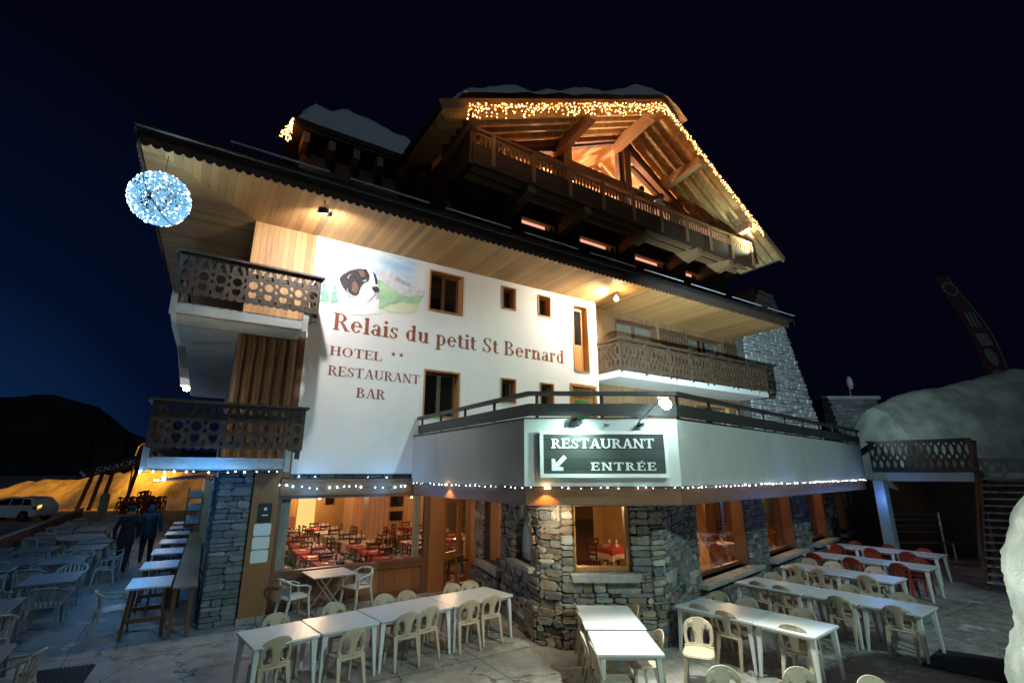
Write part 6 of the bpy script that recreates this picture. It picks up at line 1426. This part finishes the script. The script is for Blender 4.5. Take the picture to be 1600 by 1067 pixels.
# bin, crowd of stacked red chairs
t = thing('waste_bin', old(172, 41, 0), 'pale rounded waste bin standing at the left of the red chairs', 'bin')
x, y, _ = old(172, 41); b = MB(); b.lathe((x, y, 0), [(.26, 0), (.30, .2), (.32, 1.1), (.0, 1.1)], 14); b.build('body', nmat('bin_grey', (.30, .34, .30), .6), t); b = MB(); b.lathe((x, y, 0), [(.33, 1.1), (.33, 1.2), (.26, 1.38), (.1, 1.45), (0, 1.46)], 14); b.build('lid', nmat('bin_lid', (.26, .30, .27), .5), t, smooth=True)
k = 0
for r in range(3):
    for c_ in range(7):
        x, y, _ = old(196 + c_ * 10 + r * 3, 38.5 + r * 1.0)
        for lv in range(2 + (c_ in (3, 4))):
            place(cR, x, y, lv * .42, random.uniform(0, 6.28), 'red chair, column %s of the far crowd, rank %s, layer %s' % (COLN[c_], COLN[r], COLN[lv]), 'stacked red chairs in the background'); k += 1
# awning with lights along the side wall
t = thing('awning', (-1.2, 5, 2.8), 'dark blue awning over the side of the building, lit by string lights', 'awning')
b = MB(); b.hexa([(-.5, 3.6, 3.0), (-1.9, 3.6, 2.82), (-2.1, 12, 2.74), (-.2, 12, 3.0), (-.5, 3.6, 3.02), (-1.9, 3.6, 2.84), (-2.1, 12, 2.76), (-.2, 12, 3.02)]); b.build('fabric', nmat('blue_awning', (.05, .10, .20), .7), t)
for v in (3.62, 7.8, 11.9): b = MB(); b.tube([(-.5, v, 2.9), (-1.95, v, 2.78)], .02, 6); b.build('arm', M['metal'], t)
# stone lower side wall
b = MB(); b.hexa([(-.66, .5, 0), (-.6, .5, 0), (.3, 22, 0), (WL(22), 22, 0), (-.66, .5, 2.9), (-.6, .5, 2.9), (.3, 22, 2.9), (WL(22), 22, 2.9)]); sw = b.build('lower_side_wall', M['mortar'], H)
b = MB(); rubble(b, (-.66, .5, 0), (.04, 1, 0), (-1, .04, 0), 0, 11, .0, 2.9, rh=(.12, .24), rw=(.25, .6), d=(.02, .06)); b.build('stonework', M['stone_blue'], sw)
t = thing('shelf_rack', (-.75, 12.6, 0), 'dark shelf rack with pale boxes against the side wall at the far end', 'shelf'); b = MB()
for z in (.5, 1.0, 1.5, 2.0): b.box(-1.0, -.4, 12, 13.4, z, z + .03)
for x in (-1.0, -.42):
    for y in (12, 13.37): b.box(x, x + .03, y, y + .03, 0, 2.4)
b.build('frame', M['black'], t); b = MB()
for z in (1.03, 1.53, 2.03): b.box(-.95, -.5, 12.1, 12.5, z, z + .2); b.box(-.95, -.5, 12.7, 13.2, z, z + .24)
b.build('box', M['paper'], t)
lamp('POINT', 'snack_bar_light', (-1.6, 14.5, 2.5), 30, (.9, .9, 1), .2)

# ================================================================== RIGHT BACKGROUND
t = thing('raised_platform', (18.6, -6, 0), 'concrete platform with fretwork balustrade at the right end of the terrace', 'platform')
Pa, Pb = Vector((18.22, -4.72)), Vector((18.98, -7.2)); dP = (Pb - Pa); LP = dP.length; dP.normalize(); nP = Vector((dP.y, -dP.x))  # right of travel
if nP.x > 0: nP = -nP
fP = lambda a, c, t_: (Pa.x + dP.x * a + nP.x * t_, Pa.y + dP.y * a + nP.y * t_, c)
b = MB(); b.prism([(0, 0), (LP, 0), (LP + 1.3, 0), (LP + 4, 0), (LP + 4, 1), (0, 1)][::1], lambda a, c, t_: (Pa.x + dP.x * a - nP.x * c * 6, Pa.y + dP.y * a - nP.y * c * 6, t_), 2.74, 3.0); b.build('slab', M['slab'], t)
b = MB(); extrude_plate(b, fretB(LP, .93, 14), lambda a, c, t_: fP(a, 3.06 + c, t_), -.03, 0); b.build('balustrade', M['fret'], t)
b = MB(); b.beam(fP(-.05, 4.02, -.02), fP(LP + .05, 4.02, -.02), .12, .05); b.beam(fP(0, 3.05, -.02), fP(LP, 3.05, -.02), .06, .06); b.build('handrail', M['fret'], t)
b = MB(); b.beam(fP(LP, 0, .02), fP(LP, 4.0, .02), .12, .12); b.build('post', M['fret'], t)
L2 = 2.6; P2 = Pb + dP * 1.35
b = MB(); extrude_plate(b, fretB(L2, .93, 14), lambda a, c, t_: (P2.x + dP.x * a + nP.x * t_, P2.y + dP.y * a + nP.y * t_, 3.06 + c), -.03, 0); b.build('balustrade', M['fret'], t)
b = MB(); b.beam((P2.x, P2.y, 4.02), (P2.x + dP.x * L2, P2.y + dP.y * L2, 4.02), .12, .05); b.beam((P2.x, P2.y, 0), (P2.x, P2.y, 4.0), .1, .1); b.build('handrail', M['fret'], t)
b = MB(); b.beam((18.05, -4.95, 0), (18.05, -4.95, 2.76), .34, .3); tag(b.build('concrete_post', noisy('blue_grey_post', (.20, .25, .28), (.27, .32, .35), 3), bevel=.01), 'pale blue lit concrete post under the right end of the terrace', 'post')
t = thing('outdoor_stairs', (17.5, -7.9, 0), 'steep dark open stairs with snowy treads climbing to the platform at right', 'stairs')
s0, s1 = Pb + dP * .12, Vector((17.0, -7.42)); n = 15; off = dP * 1.1
for i in range(n):
    f = i / n; p = s0 + (s1 - s0) * f; z = 3.0 - 3.0 * (i + 1) / (n + 1); q = p + off; dn = (s1 - s0).normalized() * .26
    b = MB(); b.hexa([(p.x, p.y, z), (q.x, q.y, z), (q.x + dn.x, q.y + dn.y, z), (p.x + dn.x, p.y + dn.y, z), (p.x, p.y, z + .045), (q.x, q.y, z + .045), (q.x + dn.x, q.y + dn.y, z + .045), (p.x + dn.x, p.y + dn.y, z + .045)]); b.build('tread', noisy('frosty_tread_%d' % i, (.10, .10, .10), (.42, .44, .45), 9, (.6, .9), .4, .01) if i == 0 else bpy.data.materials['frosty_tread_0'], t)
for o_ in (Vector((0, 0)), off):
    b = MB(); b.beam((s0.x + o_.x, s0.y + o_.y, 3.0), (s1.x + o_.x, s1.y + o_.y, .1), .06, .26); b.build('stringer', M['gable_boards'], t)
    b = MB(); b.beam((s0.x + o_.x, s0.y + o_.y, 3.95), (s1.x + o_.x, s1.y + o_.y, 1.0), .07, .06); b.beam((s1.x + o_.x, s1.y + o_.y, 0), (s1.x + o_.x, s1.y + o_.y, 1.0), .09, .09); b.build('handrail', M['gable_boards'], t)
# dark back wall and bench under the platform
b = MB(); b.box(23.5, 23.8, -14, -1.6, 0, 2.74); tag(b.build('retaining_wall', M['mortar']), 'dark retaining wall under the raised platform', 'wall')
t = thing('slatted_bench', (21.2, -4.5, 0), 'long slatted bench standing in the dark under the platform', 'bench'); p, q = Vector((20.42, -4.0)), Vector((22.05, -5.05))
for z in (.95, 1.15, 1.35, 1.55): b = MB(); b.beam((p.x, p.y, z), (q.x, q.y, z), .03, .05); b.build('slat', M['metal'], t)
b = MB(); d_ = Vector((-.54, -.84)) * .22; b.beam((p.x + d_.x, p.y + d_.y, .62), (q.x + d_.x, q.y + d_.y, .62), .4, .04); b.build('seat', M['metal'], t)
for e in (p, q):
    b = MB(); b.beam((e.x, e.y, 0), (e.x, e.y, 1.6), .05, .05); b.build('leg', M['metal'], t); b = MB(); b.beam((e.x + d_.x * 1.7, e.y + d_.y * 1.7, 0), (e.x + d_.x * 1.7, e.y + d_.y * 1.7, .62), .05, .05); b.build('leg', M['metal'], t)
# snow heaps
o = hillmesh('snow_heap', [(*old(px, D)[:2], h) for px, D, h in ((1366, 25, 4.4), (1380, 25, 6.3), (1420, 25, 6.8), (1480, 25, 7.2), (1540, 25, 7.6), (1620, 25, 8.1), (1800, 25, 8.8), (2000, 25, 9.0))], 5.0, 1, M['snow_grey'], 160, 50, -1, 8, .045)
tag(o, kind='structure')
# stone building behind with snow and a dish
x0, y0, _ = old(1302, 32); x1, y1, _ = old(1392, 32); dB = Vector((x1 - x0, y1 - y0, 0)).normalized(); nB = Vector((dB.y, -dB.x, 0))
t = thing('stone_outbuilding', (x0, y0, 0), 'low stone building with snow on its roof right of the chimney', 'building')
b = MB(); b.prism(rect(0, 3.6, 0, 7.6), lambda a, c, t_: (x0 + dB.x * a - nB.x * t_, y0 + dB.y * a - nB.y * t_, c), 0, 3); b.build('wall', M['mortar'], t)
b = MB(); rubble(b, (x0, y0, 0), dB, nB, 0, 3.6, 4.2, 7.6, rh=(.15, .25), rw=(.3, .8), d=(.03, .07)); b.build('stonework', M['stone_blue'], t)
b = MB(); b.prism(rect(-.15, 3.8, 7.6, 7.85), lambda a, c, t_: (x0 + dB.x * a - nB.x * t_, y0 + dB.y * a - nB.y * t_, c), -.2, 3.2); b.build('snow_layer', M['concrete'], t, bevel=.09)
t = thing('satellite_dish', (*old(1353, 31)[:2], 8.0), 'small pale satellite dish on the stone building', 'dish'); x, y, _ = old(1353, 31)
b = MB(); b.lathe((x, y, 8.55), [(0, .14), (.25, .10), (.42, 0)], 20, 'y'); b.build('reflector', M['slab'], t, smooth=True); b = MB(); b.tube([(x, y + .05, 7.7), (x, y + .1, 8.5)], .03, 6); b.tube([(x, y, 8.3), (x, y - .45, 8.45)], .015, 5); b.build('mast', M['metal'], t)
# feather flag
t = thing('feather_flag', old(1580, 30, 0), 'tall dark red feather flag with pale marks, dim against the night sky', 'flag')
p0, p1 = Vector(old(1606, 30, 8.0)), Vector(old(1545, 30, 15.4)); ex = Vector((.8396, -.5432, 0)); b = MB(); n = 20
def ff(f, s): c = p0 + (p1 - p0) * f + ex * (.9 * sin(min(1, f * 1.02) * pi) * .35); return c + ex * (s * (1.45 - .7 * f ** 3) * .5) + Vector((0, .05 * sin(f * 9), 0)) + Vector((0, 0, 0))
vs = []
for i in range(n + 1): f = i / n; vs += [ff(f, -1), ff(f, 1)]
b.add(vs, [(2 * i, 2 * i + 1, 2 * i + 3, 2 * i + 2) for i in range(n)]); b.build('cloth', nmat('dark_red_flag', (.040, .004, .006), .8), t)
b = MB(); b.tube([ff(i / n, 1.05) for i in range(n + 1)], .03, 6); b.tube([ff(0, 1.05), ff(0, 1.05) + Vector((0, 0, -8))], .03, 6); b.build('pole', M['black'], t)
up = (p1 - p0).normalized(); ny = Vector((-.5432, -.8396, 0)) * .05
b = MB()
def mark(f, poly): c = ff(f, 0); b.prism(poly, lambda a, c_, t_: tuple(c + ex * a + up * c_ + ny + ny * t_), 0, .3)
P = circ(0, 0, .46, .46, 16); mark(.10, P)
P = circ(0, 0, .34, .60, 14); mark(.27, P); mark(.42, [(-.38, -.42), (.38, -.42), (.38, .42), (-.38, .42)])
for k in (-.24, 0, .24): mark(.60, [(k - .07, -.55), (k + .07, -.55), (k + .07, .5), (k - .07, .5)])
for k in range(12): a0, a1 = 2 * pi * k / 12, 2 * pi * (k + .8) / 12; mark(.88, [(.5 * cos(a0), .5 * sin(a0)), (.5 * cos(a1), .5 * sin(a1)), (.36 * cos(a1), .36 * sin(a1)), (.36 * cos(a0), .36 * sin(a0))])
each(b, 'mark', nmat('pale_print', (.09, .09, .10), .8), t)
b = MB(); mark(.105, circ(-.14, .0, .07, .11, 8)); mark(.095, circ(.17, .05, .07, .11, 8))
for v_ in range(len(b.v)): q = Vector(b.v[v_]) + ny * .4; b.v[v_] = tuple(q)
each(b, 'mark_hole', nmat('dark_red_print', (.03, .004, .006), .8), t)
# snow wall in the right foreground
b = MB(); n, m = 60, 46; vs = []; c = Vector((7.50, -12.14, 0))
for i in range(n + 1):
    for j in range(m + 1):
        a = 2 * pi * i / n; f = j / m; z = 3.05 * f; r = 2.05 - .52 * (z / 3.05) ** 1.2 if f < .80 else (2.05 - .52 * (z / 3.05) ** 1.2) * (max(0, 1 - ((f - .80) / .20) ** 2)) ** .5
        d = Vector((cos(a), sin(a), 0)); q = c + d * r; w = noise.fractal(Vector((q.x * 1.1, q.y * 1.1, z * 1.3)), 1, 2, 5) * .16; vs.append(tuple(q + d * w * (r > .3) + Vector((0, 0, z + w * .3))))
b.add(vs, [(i * (m + 1) + j, (i + 1) * (m + 1) + j, (i + 1) * (m + 1) + j + 1, i * (m + 1) + j + 1) for i in range(n) for j in range(m)])
tag(b.build('snow_wall', noisy('packed_snow', (.28, .34, .33), (.46, .52, .51), 3, (.5, .8), .6, .03), smooth=True), kind='structure')
